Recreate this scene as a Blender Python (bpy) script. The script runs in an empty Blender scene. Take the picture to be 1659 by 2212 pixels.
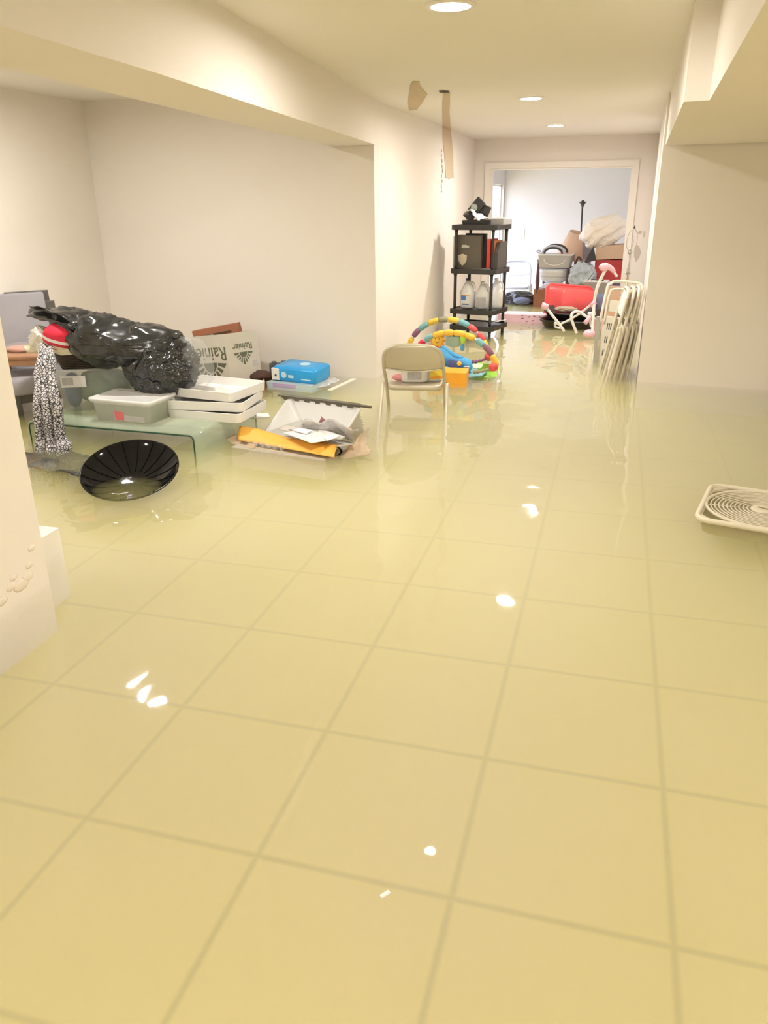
import bpy, bmesh, math, random
from mathutils import Vector, Matrix, noise
random.seed(7)
PI = math.pi
W = 0.22                      # water level above the tiled floor
CAM_H = 1.64
# ------------------------------------------------------------------ camera
CX, CY, F = 829.5, 1106.0, 1700.0
_vy = Vector((1345-CX, 425-CY, F)).normalized()
_r = math.radians(0.6)
_b = -(math.sin(_r)*_vy[0]+math.cos(_r)*_vy[1])/_vy[2]
_up = -Vector((math.sin(_r), math.cos(_r), _b)).normalized()
_vx = _vy.cross(_up)
RW = Matrix((_vx, _vy, _up))   # rows: world axes in camera axes (x right, y down, z forward)
sc = bpy.context.scene
cd = bpy.data.cameras.new('camera'); cam = bpy.data.objects.new('camera', cd)
sc.collection.objects.link(cam); sc.camera = cam
cd.sensor_fit = 'HORIZONTAL'; cd.sensor_width = 36; cd.lens = 36*F/1659
cd.clip_start = 0.05; cd.clip_end = 100
rx, dn, fw = RW@Vector((1,0,0)), RW@Vector((0,1,0)), RW@Vector((0,0,1))
m = Matrix(((rx[0],-dn[0],-fw[0]),(rx[1],-dn[1],-fw[1]),(rx[2],-dn[2],-fw[2]))).to_4x4()
m.translation = (0,0,CAM_H); cam.matrix_world = m
# ------------------------------------------------------------------ world, exposure, lamps' strength
sc.view_settings.view_transform = 'Standard'; sc.view_settings.look = 'None'
sc.view_settings.gamma = 1; sc.view_settings.use_curve_mapping = False
sc.view_settings.exposure = 2.42
sc.cycles.max_bounces = 8; sc.cycles.diffuse_bounces = 4; sc.cycles.volume_bounces = 3; sc.cycles.transparent_max_bounces = 24
LENS_E = 120.0
wd = bpy.data.worlds.new('daylight'); sc.world = wd; wd.use_nodes = True
wd.node_tree.nodes['Background'].inputs[0].default_value = (0.76, 0.81, 1.0, 1)
wd.node_tree.nodes['Background'].inputs[1].default_value = 1.05
pl = bpy.data.lights.new('window_portal', 'AREA'); pl.shape = 'RECTANGLE'; pl.size = 1.7; pl.size_y = 2.55
pl.cycles.is_portal = True
po = bpy.data.objects.new('window_portal', pl); sc.collection.objects.link(po)
po.location = (-1.90, 12.63, 0.98); po.rotation_euler = (0, -PI/2, 0)

def at(px, py, Y):            # point of the plane y=Y seen at a photo pixel
    d = RW@Vector((px-CX, py-CY, F)); d = d*(Y/d[1]); return Vector((d[0], d[1], d[2]+CAM_H))
def on(px, py, z=0.0):        # point of the plane z above the water seen at a photo pixel
    d = RW@Vector((px-CX, py-CY, F)); t = (z+W-CAM_H)/d[2]; d = d*t; return Vector((d[0], d[1], z+W))

# ------------------------------------------------------------------ materials
MATS = {}
def mat(name, col, rough=0.5, metal=0.0, var=0.04, vscale=6, bump=0.0, bscale=60, spec=0.5, alpha=1.0, coat=0, trans=0.0, sss=0):
    if name in MATS: return MATS[name]
    m = bpy.data.materials.new(name); m.use_nodes = True; MATS[name] = m
    nt = m.node_tree; b = nt.nodes['Principled BSDF']
    b.inputs['Roughness'].default_value = rough; b.inputs['Metallic'].default_value = metal
    b.inputs['Specular IOR Level'].default_value = spec
    b.inputs['Alpha'].default_value = alpha; b.inputs['Coat Weight'].default_value = coat
    b.inputs['Transmission Weight'].default_value = trans
    tc = nt.nodes.new('ShaderNodeTexCoord')
    n = nt.nodes.new('ShaderNodeTexNoise'); n.inputs['Scale'].default_value = vscale; n.inputs['Detail'].default_value = 3
    nt.links.new(tc.outputs['Object'], n.inputs['Vector'])
    mx = nt.nodes.new('ShaderNodeMix'); mx.data_type = 'RGBA'
    mx.inputs[6].default_value = (*[max(0,c*(1-var*2)) for c in col], 1)
    mx.inputs[7].default_value = (*[min(1,c*(1+var*2)) for c in col], 1)
    nt.links.new(n.outputs['Fac'], mx.inputs[0]); nt.links.new(mx.outputs[2], b.inputs['Base Color'])
    if bump:
        n2 = nt.nodes.new('ShaderNodeTexNoise'); n2.inputs['Scale'].default_value = bscale; n2.inputs['Detail'].default_value = 4
        bp = nt.nodes.new('ShaderNodeBump'); bp.inputs['Strength'].default_value = bump; bp.inputs['Distance'].default_value = 0.01
        nt.links.new(tc.outputs['Object'], n2.inputs['Vector']); nt.links.new(n2.outputs['Fac'], bp.inputs['Height'])
        nt.links.new(bp.outputs[0], b.inputs['Normal'])
    return m

WALLC = (0.87, 0.815, 0.755)
m_wall = mat('painted_wall', WALLC, 0.75, var=0.01, vscale=1.5, bump=0.05, bscale=120)
m_ceil = mat('painted_ceiling', (0.86, 0.83, 0.78), 0.85, var=0.01, vscale=1.2, bump=0.05, bscale=120)
m_farwall = mat('grey_white_wall', (0.72, 0.70, 0.70), 0.8, var=0.01)
m_trim = mat('white_trim_paint', (0.90, 0.85, 0.78), 0.45, var=0.01)
m_patch = mat('bare_patch_plaster', (0.62, 0.50, 0.34), 0.9, var=0.08, vscale=30, bump=0.3)
m_dark = mat('dark_gap', (0.10, 0.07, 0.04), 0.9)

def tile_material():
    m = bpy.data.materials.new('ceramic_floor_tile'); m.use_nodes = True; nt = m.node_tree; b = nt.nodes['Principled BSDF']
    tc = nt.nodes.new('ShaderNodeTexCoord'); sp = nt.nodes.new('ShaderNodeSeparateXYZ'); nt.links.new(tc.outputs['Object'], sp.inputs[0])
    def mth(op, a, bb=None, c=None):
        n = nt.nodes.new('ShaderNodeMath'); n.operation = op
        for i, v in enumerate((a, bb, c)):
            if v is None: continue
            if isinstance(v, (int, float)): n.inputs[i].default_value = v
            else: nt.links.new(v, n.inputs[i])
        return n.outputs[0]
    def line(o, off, per):
        f = mth('FRACT', mth('DIVIDE', mth('SUBTRACT', o, off), per))
        d = mth('MULTIPLY', mth('MINIMUM', f, mth('SUBTRACT', 1.0, f)), per)
        mr = nt.nodes.new('ShaderNodeMapRange'); mr.inputs['From Min'].default_value = 0.003; mr.inputs['From Max'].default_value = 0.014
        mr.inputs['To Min'].default_value = 1; mr.inputs['To Max'].default_value = 0; nt.links.new(d, mr.inputs[0]); return mr.outputs[0]
    g = mth('MAXIMUM', line(sp.outputs[0], -0.254-0.531*20, 0.531), line(sp.outputs[1], 1.47-0.553*20, 0.553))
    n = nt.nodes.new('ShaderNodeTexNoise'); n.inputs['Scale'].default_value = 2.5; n.inputs['Detail'].default_value = 5
    nt.links.new(tc.outputs['Object'], n.inputs['Vector'])
    c1 = nt.nodes.new('ShaderNodeMix'); c1.data_type = 'RGBA'
    c1.inputs[6].default_value = (0.72, 0.565, 0.20, 1); c1.inputs[7].default_value = (0.77, 0.615, 0.24, 1)
    nt.links.new(n.outputs['Fac'], c1.inputs[0])
    c2 = nt.nodes.new('ShaderNodeMix'); c2.data_type = 'RGBA'; nt.links.new(g, c2.inputs[0]); nt.links.new(c1.outputs[2], c2.inputs[6])
    c2.inputs[7].default_value = (0.46, 0.37, 0.15, 1)
    nt.links.new(c2.outputs[2], b.inputs['Base Color']); b.inputs['Roughness'].default_value = 0.5
    return m

def water_material():
    m = bpy.data.materials.new('murky_water'); m.use_nodes = True; nt = m.node_tree
    for n in list(nt.nodes):
        if n.type == 'BSDF_PRINCIPLED': nt.nodes.remove(n)
    out = nt.nodes['Material Output']
    tc = nt.nodes.new('ShaderNodeTexCoord')
    mp = nt.nodes.new('ShaderNodeMapping'); nt.links.new(tc.outputs['Object'], mp.inputs[0]); mp.inputs['Scale'].default_value = (1.0, 0.75, 1)
    n1 = nt.nodes.new('ShaderNodeTexNoise'); n1.inputs['Scale'].default_value = 2.6; n1.inputs['Detail'].default_value = 1.5; n1.inputs['Distortion'].default_value = 0.4
    nt.links.new(mp.outputs[0], n1.inputs['Vector'])
    bp = nt.nodes.new('ShaderNodeBump'); bp.inputs['Strength'].default_value = 1.0; bp.inputs['Distance'].default_value = 0.010
    nt.links.new(n1.outputs['Fac'], bp.inputs['Height'])
    fr = nt.nodes.new('ShaderNodeFresnel'); fr.inputs['IOR'].default_value = 1.34; nt.links.new(bp.outputs[0], fr.inputs['Normal'])
    tr = nt.nodes.new('ShaderNodeBsdfTransparent'); gl = nt.nodes.new('ShaderNodeBsdfGlossy')
    gl.inputs['Roughness'].default_value = 0.025; nt.links.new(bp.outputs[0], gl.inputs['Normal'])
    geo = nt.nodes.new('ShaderNodeNewGeometry'); iv = nt.nodes.new('ShaderNodeMath'); iv.operation = 'SUBTRACT'; iv.inputs[0].default_value = 1.0
    nt.links.new(geo.outputs['Backfacing'], iv.inputs[1]); ml = nt.nodes.new('ShaderNodeMath'); ml.operation = 'MULTIPLY'
    nt.links.new(iv.outputs[0], ml.inputs[0]); nt.links.new(fr.outputs[0], ml.inputs[1])
    ms = nt.nodes.new('ShaderNodeMixShader'); nt.links.new(ml.outputs[0], ms.inputs[0]); nt.links.new(tr.outputs[0], ms.inputs[1]); nt.links.new(gl.outputs[0], ms.inputs[2])
    nt.links.new(ms.outputs[0], out.inputs['Surface'])
    vs = nt.nodes.new('ShaderNodeVolumeScatter'); vs.inputs['Color'].default_value = (0.995, 0.94, 0.34, 1); vs.inputs['Density'].default_value = 3.1
    vs.inputs['Anisotropy'].default_value = 0.1
    va = nt.nodes.new('ShaderNodeVolumeAbsorption'); va.inputs['Color'].default_value = (0.9, 0.8, 0.3, 1); va.inputs['Density'].default_value = 0.25
    ad = nt.nodes.new('ShaderNodeAddShader'); nt.links.new(vs.outputs[0], ad.inputs[0]); nt.links.new(va.outputs[0], ad.inputs[1])
    nt.links.new(ad.outputs[0], out.inputs['Volume'])
    return m

# ------------------------------------------------------------------ mesh helpers
COL = sc.collection
def obj(name, bm, m=None, parent=None, smooth=False, loc=None, kind=None, label=None):
    me = bpy.data.meshes.new(name)
    if isinstance(bm, tuple): me.from_pydata([tuple(v) for v in bm[0]], [], bm[1])
    else: bm.normal_update(); bm.to_mesh(me); bm.free()
    if smooth:
        for p in me.polygons: p.use_smooth = True
    if m:
        for k in (m if isinstance(m, (list, tuple)) else [m]): me.materials.append(k)
    o = bpy.data.objects.new(name, me); COL.objects.link(o)
    if parent: o.parent = parent
    if loc is not None: o.location = loc
    if kind: o['kind'] = kind
    if label: o['label'] = label
    return o
def thing(name, label, cat, loc=(0,0,0), rotz=0, group=None, rot=None):
    o = bpy.data.objects.new(name, None); COL.objects.link(o); o.empty_display_size = 0.1
    o.location = loc; o.rotation_euler = rot if rot else (0,0,rotz)
    o['label'] = label; o['category'] = cat
    if group: o['group'] = group
    return o
def tag(o, label, cat, group=None, kind=None):
    o['label'] = label; o['category'] = cat
    if group: o['group'] = group
    if kind: o['kind'] = kind
    return o
def dup(root, loc, rot, label, group=None):
    r = root.copy(); COL.objects.link(r); r.location = loc; r.rotation_euler = rot; r['label'] = label
    if group: r['group'] = group
    for ch in list(root.children):
        c = ch.copy(); COL.objects.link(c); c.parent = r
        for g in ch.children:
            d = g.copy(); COL.objects.link(d); d.parent = c
    return r
def NB(): return bmesh.new()
def bx(bm, x0, x1, y0, y1, z0, z1, M=None, bev=0):
    vs = [bm.verts.new((x, y, z)) for z in (z0, z1) for (x, y) in ((x0,y0),(x1,y0),(x1,y1),(x0,y1))]
    fs = [bm.faces.new([vs[i] for i in f]) for f in ((3,2,1,0),(4,5,6,7),(0,1,5,4),(1,2,6,5),(2,3,7,6),(3,0,4,7))]
    if bev:
        es = list({e for f in fs for e in f.edges})
        r = bmesh.ops.bevel(bm, geom=es, offset=bev, segments=2, affect='EDGES', profile=0.6)
        vs = list({v for v in r['verts']} | {v for v in vs if v.is_valid})
    if M is not None:
        for v in vs: v.co = M@v.co
    return vs
def BX(*a, **k):
    bm = NB(); bx(bm, *a, **k); return bm
def prism(bm, pts, z0, z1):
    n = len(pts)
    a = [bm.verts.new((p[0], p[1], z0)) for p in pts]; b = [bm.verts.new((p[0], p[1], z1)) for p in pts]
    bm.faces.new(a[::-1]); bm.faces.new(b)
    for i in range(n): bm.faces.new((a[i], a[(i+1)%n], b[(i+1)%n], b[i]))
    return a+b
def catmull(pts, k=6, closed=False):
    P = [Vector(p) for p in pts]; n = len(P); out = []
    rng = range(n) if closed else range(n-1)
    for i in rng:
        if closed: p0, p1, p2, p3 = P[(i-1)%n], P[i], P[(i+1)%n], P[(i+2)%n]
        else: p0, p1, p2, p3 = P[max(i-1,0)], P[i], P[i+1], P[min(i+2,n-1)]
        for j in range(k):
            t = j/k; out.append(0.5*((2*p1)+(-p0+p2)*t+(2*p0-5*p1+4*p2-p3)*t*t+(-p0+3*p1-3*p2+p3)*t**3))
    if not closed: out.append(P[-1])
    return out
def tube(bm, pts, r, seg=8, smooth=0, closed=False, flat=1.0):
    P = catmull(pts, smooth, closed) if smooth else [Vector(p) for p in pts]
    n = len(P); rings = []; up = None
    for i in range(n):
        if closed: t = (P[(i+1)%n]-P[i-1])
        else: t = P[min(i+1,n-1)]-P[max(i-1,0)]
        if t.length < 1e-9: t = Vector((0,0,1))
        t.normalize()
        if up is None: up = Vector((0,0,1)) if abs(t.z) < 0.9 else Vector((1,0,0))
        s = t.cross(up)
        if s.length < 1e-6: s = t.orthogonal()
        s.normalize(); up = s.cross(t).normalized()
        rr = r(i/(n-1 if n > 1 else 1)) if callable(r) else r
        rings.append([bm.verts.new(P[i]+s*(math.cos(a)*rr)+up*(math.sin(a)*rr*flat)) for a in [2*PI*k/seg for k in range(seg)]])
    for i in range(n if closed else n-1):
        A, B = rings[i], rings[(i+1)%n]
        for k in range(seg): bm.faces.new((A[k], A[(k+1)%seg], B[(k+1)%seg], B[k]))
    if not closed: bm.faces.new(rings[0][::-1]); bm.faces.new(rings[-1])
    return [v for R in rings for v in R]
def TUBE(pts, r, **k):
    bm = NB(); tube(bm, pts, r, **k); return bm
def lathe(bm, prof, seg=24, M=None, cap=True):
    rings = [[bm.verts.new((r*math.cos(2*PI*k/seg), r*math.sin(2*PI*k/seg), z)) for k in range(seg)] for r, z in prof]
    for A, B in zip(rings, rings[1:]):
        for k in range(seg): bm.faces.new((A[k], A[(k+1)%seg], B[(k+1)%seg], B[k]))
    if cap:
        bm.faces.new(rings[0][::-1]); bm.faces.new(rings[-1])
    vs = [v for R in rings for v in R]
    if M is not None:
        for v in vs: v.co = M@v.co
    return vs
def LATHE(prof, **k):
    bm = NB(); lathe(bm, prof, **k); return bm
def rr(w, d, r, z, n=4):
    out = []
    for cx, cy, a0 in ((w/2-r, d/2-r, 0), (-w/2+r, d/2-r, 90), (-w/2+r, -d/2+r, 180), (w/2-r, -d/2+r, 270)):
        for k in range(n+1):
            a = math.radians(a0+90*k/n); out.append(Vector((cx+r*math.cos(a), cy+r*math.sin(a), z)))
    return out
def loft(bm, rings, cap0=True, cap1=True):
    R = [[bm.verts.new(p) for p in ring] for ring in rings]; n = len(R[0])
    for A, B in zip(R, R[1:]):
        for k in range(n): bm.faces.new((A[k], A[(k+1)%n], B[(k+1)%n], B[k]))
    if cap0: bm.faces.new(R[0][::-1])
    if cap1: bm.faces.new(R[-1])
    return [v for q in R for v in q]
def LOFT(rings, **k):
    bm = NB(); loft(bm, rings, **k); return bm
def bin_mesh(w, d, h, taper=0.85, t=0.004, rim=0.012, r=0.03):
    w0, d0 = w*taper, d*taper
    return LOFT([rr(w0,d0,r*.8,0), rr(w,d,r,h-rim*1.5), rr(w+rim*2,d+rim*2,r,h-rim*1.5), rr(w+rim*2,d+rim*2,r,h), rr(w-t*2,d-t*2,r,h), rr(w0-t*2,d0-t*2,r*.8,t)])
def blob(center, rad, amp=0.15, fr=3.0, sub=4, ridged=True, seed=0, flatbottom=None):
    bm = NB(); bmesh.ops.create_icosphere(bm, subdivisions=sub, radius=1)
    for v in bm.verts:
        d = v.co.normalized(); p = d*fr+Vector((seed, seed*1.7, -seed))
        k = noise.ridged_multi_fractal(p, 0.9, 2.1, 4, 1.0, 2.0)*0.5-0.6 if ridged else noise.fractal(p, 1.0, 2.0, 4)
        q = d*(1+amp*k); q = Vector((q.x*rad[0], q.y*rad[1], q.z*rad[2]))
        if flatbottom is not None and q.z < flatbottom: q.z = flatbottom+(q.z-flatbottom)*0.12
        v.co = q+Vector(center)
    return bm
def sheet(f, nu, nv, thick=0.002, amp=0, fr=5, seed=0):
    vs = []; fs = []
    for j in range(nv+1):
        for i in range(nu+1):
            p = Vector(f(i/nu, j/nv))
            if amp:
                q = p*fr+Vector((seed, seed, seed)); p = p+Vector(noise.noise_vector(q))*amp+Vector(noise.noise_vector(q*2.7))*amp*.4
            vs.append(p)
    n = nu+1
    for j in range(nv):
        for i in range(nu): fs.append((j*n+i, j*n+i+1, (j+1)*n+i+1, (j+1)*n+i))
    return vs, fs
def SHEET(name, f, nu, nv, m, parent=None, thick=0.003, amp=0, fr=5, seed=0, label=None):
    o = obj(name, sheet(f, nu, nv, thick, amp, fr, seed), m, parent, smooth=True, label=label)
    s = o.modifiers.new('thickness', 'SOLIDIFY'); s.thickness = thick; s.offset = 0
    return o
def text_bm(body, size, extr=0.0006):
    cu = bpy.data.curves.new('lettering', 'FONT'); cu.body = body; cu.size = size; cu.extrude = extr; cu.align_x = 'CENTER'; cu.align_y = 'CENTER'
    to = bpy.data.objects.new('lettering', cu); COL.objects.link(to); bpy.context.view_layer.update()
    me = bpy.data.meshes.new_from_object(to.evaluated_get(bpy.context.evaluated_depsgraph_get()))
    bm = NB(); bm.from_mesh(me); bpy.data.objects.remove(to); bpy.data.meshes.remove(me); bpy.data.curves.remove(cu)
    return bm
def frame_m(o, xaxis, yaxis):   # matrix with local x,y along given directions, z = normal
    x = Vector(xaxis).normalized(); y = Vector(yaxis); z = x.cross(y).normalized(); y = z.cross(x)
    M = Matrix((x, y, z)).transposed().to_4x4(); M.translation = Vector(o); return M
def rot_m(loc, rx=0, ry=0, rz=0):
    return Matrix.Translation(Vector(loc))@Matrix.Rotation(rz,4,'Z')@Matrix.Rotation(ry,4,'Y')@Matrix.Rotation(rx,4,'X')

# ------------------------------------------------------------------ room shell
def struct(name, bm, m): return obj(name, bm, m, kind='structure')
CZ = 2.34; CZL = 2.42
struct('floor', BX(-4.5,3.3,-1.6,14.1,-0.1,0.0), tile_material())
struct('wall_left', BX(-4.52,-4.40,-1.6,6.52,0,2.5), m_wall)
struct('wall_back', BX(-4.52,-1.88,6.40,6.52,0,2.5), m_wall)
struct('wall_hall_left', BX(-2.0,-1.88,6.521,11.0,0,2.5), m_wall)
bm = NB(); prism(bm, [(0.255,6.76),(0.36,11.0),(0.50,11.0),(0.42,6.88)], 0, 2.5); struct('wall_hall_right', bm, m_wall)
bm = NB(); prism(bm, [(0.255,6.755),(3.3,6.50),(3.3,6.62),(0.42,6.875)], 0, 2.5); struct('wall_right_back', bm, m_wall)
struct('wall_right', BX(3.2,3.32,-1.6,6.49,0,2.5), m_wall)
struct('wall_behind', BX(-4.39,3.19,-1.6,-1.5,0,2.5), m_wall)
bm = NB(); bx(bm,-2.1,-1.66,11.001,11.12,0,2.5); bx(bm,0.09,0.62,11.001,11.12,0,2.5); bx(bm,-1.66,0.09,11.001,11.12,1.99,2.5); struct('wall_hall_end', bm, m_wall)
struct('wall_partition_left', BX(-2.30,-2.075,-1.49,2.36,0,2.33), mat('partition_paint', (0.90,0.83,0.76), 0.7, var=0.01, bump=0.04, bscale=100))
# far room
bm = NB(); bx(bm,-1.95,-1.88,11.13,11.35,0,2.5); bx(bm,-1.95,-1.88,13.92,14.1,0,2.5); bx(bm,-1.95,-1.88,11.35,13.92,1.84,2.5); bx(bm,-1.95,-1.88,11.35,13.92,0,0.12); struct('wall_far_left', bm, m_farwall)
struct('wall_far_back', BX(-1.879,1.6,14.0,14.1,0,2.5), m_farwall)
struct('wall_far_right', BX(1.5,1.6,11.13,13.99,0,2.5), m_farwall)
bm = NB(); prism(bm, [(-2.05,-1.6),(3.32,-1.6),(3.32,14.1),(-2.05,14.1)], CZ, CZ+0.1); struct('ceiling', bm, m_ceil)
struct('ceiling_left', BX(-4.52,-2.051,-1.6,6.52,CZL,CZL+0.1), m_ceil)
bm = NB(); prism(bm, [(-1.24,-1.49),(-1.50,2.6),(-1.865,6.39),(-2.24,6.39),(-1.90,2.6),(-1.62,-1.49)], 2.03, CZL-0.001); struct('trim_1', bm, m_wall)   # dropped beam
bm = NB(); prism(bm, [(0.12,-1.49),(3.19,-1.49),(3.19,6.49),(0.27,6.74),(0.20,3.72),(0.295,3.70),(0.20,1.0)], 1.99, CZ-0.001); struct('trim_2', bm, m_wall)   # low soffit
# door opening casing, window frame
bm = NB()
bx(bm,-1.735,-1.66,10.975,11.0,0,2.06); bx(bm,0.09,0.16,10.975,11.0,0,2.06); bx(bm,-1.66,0.09,10.975,11.0,1.99,2.06)
bx(bm,-1.66,-1.645,11.0,11.13,0,1.99); bx(bm,0.075,0.09,11.0,11.13,0,1.99); bx(bm,-1.645,0.075,11.0,11.13,1.975,1.99)
struct('door_1', bm, m_trim)
bm = NB()
for a,b in ((11.35,11.38),(13.89,13.92)): bx(bm,-1.945,-1.925,a,b,0.12,1.84)
bx(bm,-1.945,-1.925,11.35,13.92,1.81,1.84); bx(bm,-1.945,-1.925,11.35,13.92,0.12,0.15)
struct('window_1', bm, m_trim)
bm = NB(); bx(bm,-2.33,-2.215,2.361,2.635,0.0,0.335,bev=0.004); struct('baseboard_left', bm, mat('white_baseboard', (0.90,0.86,0.80), 0.4, var=0.01))
# water
bm = NB(); prism(bm, [(-4.3995,-1.4995),(-2.3005,-1.4995),(-2.3005,2.3605),(-2.0745,2.3605),(-2.0745,-1.4995),(3.1995,-1.4995),(3.1995,6.508),(0.2545,6.7545),(0.3595,10.9995),(0.0895,10.9995),(0.0895,11.1205),(1.4995,11.1205),(1.4995,13.9995),(-1.8795,13.9995),(-1.8795,11.1205),(-1.6595,11.1205),(-1.6595,10.9995),(-1.8795,10.9995),(-1.8795,6.3995),(-4.3995,6.3995)], -0.05, W)
wtr = tag(obj('flood_water', bm, water_material()), 'murky yellow flood water covering the whole tiled floor', 'water', kind='stuff')
wtr.data.materials[0].cycles.homogeneous_volume = True

# ------------------------------------------------------------------ ceiling lamps
em = bpy.data.materials.new('lamp_lens'); em.use_nodes = True; nt = em.node_tree; nt.nodes.remove(nt.nodes['Principled BSDF'])
e_ = nt.nodes.new('ShaderNodeEmission'); e_.inputs[0].default_value = (1.0, 0.955, 0.895, 1); e_.inputs[1].default_value = LENS_E
nt.links.new(e_.outputs[0], nt.nodes['Material Output'].inputs[0])
def downlight(x, y, z, label, group='recessed ceiling lights'):
    t = thing('ceiling_light', label, 'light', (x, y, z), group=group)
    obj('lamp_ring', LATHE([(0.078,-0.001),(0.098,-0.001),(0.098,-0.006),(0.090,-0.012),(0.078,-0.010)], cap=False), m_trim, t, True)
    obj('lamp_lens', LATHE([(0.0005,-0.007),(0.04,-0.008),(0.077,-0.006)], cap=False), em, t)
    bpy.context.view_layer.update()
    return t
downlight(-0.71, 3.50, CZ, 'round recessed ceiling light cut by the top edge of the photo')
downlight(-0.73, 6.70, CZ, 'middle recessed ceiling light, beside the peeled wall strip')
downlight(-0.74, 9.25, CZ, 'farthest recessed ceiling light, nearest the doorway')
for k, (x, y, z) in enumerate([(-0.72,-0.1,CZ), (-3.25,4.55,CZL), (-3.25,1.2,CZL)]):
    downlight(x, y, z, ['recessed ceiling light above the near water', 'recessed ceiling light over the left bay, behind the beam', 'recessed ceiling light over the near left bay'][k])
downlight(2.2, 1.2, 1.99, 'recessed light in the low soffit on the right')

# ------------------------------------------------------------------ wall and ceiling damage
def onx(px, py, X):
    d = RW@Vector((px-CX, py-CY, F)); d = d*(X/d[0]); return Vector((d[0], d[1], d[2]+CAM_H))
cz = CZ-W
pts = [on(*p, cz)[:2] for p in ((892,175),(906,175),(908,185),(923,203),(912,222),(901,236),(884,238),(880,222),(884,200),(886,184))]
bm = NB(); prism(bm, pts[::-1], CZ-0.004, CZ-0.0005); tag(obj('plaster_patch', bm, m_patch), 'tan damp plaster patch on the ceiling near the beam end', 'stain')
def yb(px):                      # pixel row where the hall wall meets the ceiling
    lo, hi = 240.0, 300.0
    for _ in range(30):
        m_ = (lo+hi)/2
        if on(px, m_, cz).x > -1.8785: lo = m_
        else: hi = m_
    return lo
pts = [on(*p, cz)[:2] for p in ((957,199),(972,199),(972,222),(971,240),(974,yb(974)),(956,yb(956)),(955,225))]
bm = NB(); prism(bm, pts[::-1], CZ-0.004, CZ-0.0005)
e = []
for p in ((957,yb(957)),(974,yb(974)),(976,300),(979,330),(980,384),(970,386),(963,383),(962,355),(960,330),(957,300)):
    v = onx(*p, -1.874); e.append((v.y, min(v.z, CZ-.001)))
f = [bm.verts.new((-1.874,y,z)) for y,z in e]; g2 = [bm.verts.new((-1.8795,y,z)) for y,z in e]
bm.faces.new(f[::-1]); bm.faces.new(g2)
for i in range(len(e)): bm.faces.new((f[i],f[(i+1)%len(e)],g2[(i+1)%len(e)],g2[i]))
tag(obj('plaster_patch', bm, m_patch), 'long torn strip of bare tan plaster running from ceiling down the hall wall', 'stain')
pts = [on(*p, cz)[:2] for p in ((948,195),(970,195),(970,198),(960,199),(950,198))]
bm = NB(); prism(bm, pts[::-1], CZ-0.0065, CZ-0.0045); tag(obj('ceiling_hole', bm, m_dark), 'dark slot in the ceiling at the top of the torn plaster strip', 'hole')
bm = NB()
for k in range(9):
    q0 = onx(955+random.uniform(-2,2), 325+k*11, -1.876); y = q0.y; z = q0.z
    prism_pts = [(y+random.uniform(.01,.035)*math.cos(a), z+random.uniform(.012,.03)*math.sin(a)) for a in [i*PI/3.5 for i in range(7)]]
    v = [bm.verts.new((-1.876, p[0], p[1])) for p in prism_pts]; bm.faces.new(v)
tag(obj('paint_chips', bm, mat('reddish_bare_wall', (0.60,0.36,0.24), 0.9, var=0.2, vscale=60)), 'row of small reddish chips where paint flaked off the hall wall', 'paint chips', kind='stuff')
# bubbled paint at the foot of the near partition
bm = NB()
for (y, z, r) in [(2.25,0.30,.018),(2.21,0.285,.025),(2.16,0.30,.016),(2.27,0.34,.012),(2.1,0.27,.018),(2.18,0.33,.012),(2.30,0.40,.012)]:
    lathe(bm, [(r,0),(r*.8,.0025),(r*.3,.004),(.0005,.0042)], seg=10, M=Matrix.Translation((-2.0752,y,z))@Matrix.Rotation(PI/2,4,'Y')@Matrix.Scale(1.8,4,(0,1,0)))
tag(obj('blistered_paint', bm, mat('blister_paint', (0.86,0.77,0.66), 0.6), smooth=True), 'blistered paint just above the water on the near left partition', 'paint', kind='stuff')

# ------------------------------------------------------------------ materials of the things
m_beige = mat('beige_enamel_steel', (0.60,0.54,0.42), 0.35, 0.25, var=0.02)
m_beige2 = mat('almond_enamel_tube', (0.74,0.68,0.55), 0.35, 0.15, var=0.02)
m_whitepl = mat('white_plastic', (0.85,0.83,0.80), 0.4, var=0.01)
m_clear = mat('cloudy_clear_plastic', (0.90,0.90,0.87), 0.25, var=0.02, alpha=0.26)
m_clear2 = mat('milky_plastic', (0.88,0.87,0.84), 0.35, var=0.02, alpha=0.8)
m_black = mat('black_plastic', (0.035,0.033,0.032), 0.4, var=0.1)
m_bag = mat('black_bin_bag_film', (0.018,0.019,0.021), 0.22, var=0.1, bump=0.9, bscale=16, spec=0.8)
nt = m_bag.node_tree; b_ = nt.nodes['Principled BSDF']; old = b_.inputs['Normal'].links[0].from_node
tc_ = nt.nodes.new('ShaderNodeTexCoord'); mp_ = nt.nodes.new('ShaderNodeMapping'); mp_.inputs['Scale'].default_value = (0.8,1.0,2.0); mp_.inputs['Rotation'].default_value = (0,0.5,0)
nt.links.new(tc_.outputs['Object'], mp_.inputs[0])
vo_ = nt.nodes.new('ShaderNodeTexNoise'); vo_.noise_type = 'RIDGED_MULTIFRACTAL'; vo_.inputs['Scale'].default_value = 9; vo_.inputs['Detail'].default_value = 3; vo_.inputs['Distortion'].default_value = 0.6
nt.links.new(mp_.outputs[0], vo_.inputs['Vector'])
bp_ = nt.nodes.new('ShaderNodeBump'); bp_.inputs['Distance'].default_value = 0.022; bp_.inputs['Strength'].default_value = 1.0; nt.links.new(vo_.outputs['Fac'], bp_.inputs['Height'])
nt.nodes.remove(old); nt.links.new(bp_.outputs[0], b_.inputs['Normal'])
m_basin = mat('glossy_black_plastic', (0.012,0.011,0.010), 0.09, var=0.1, spec=0.15)
m_grey = mat('grey_upholstery', (0.36,0.35,0.38), 0.85, var=0.04, bump=0.2, bscale=200)
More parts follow.
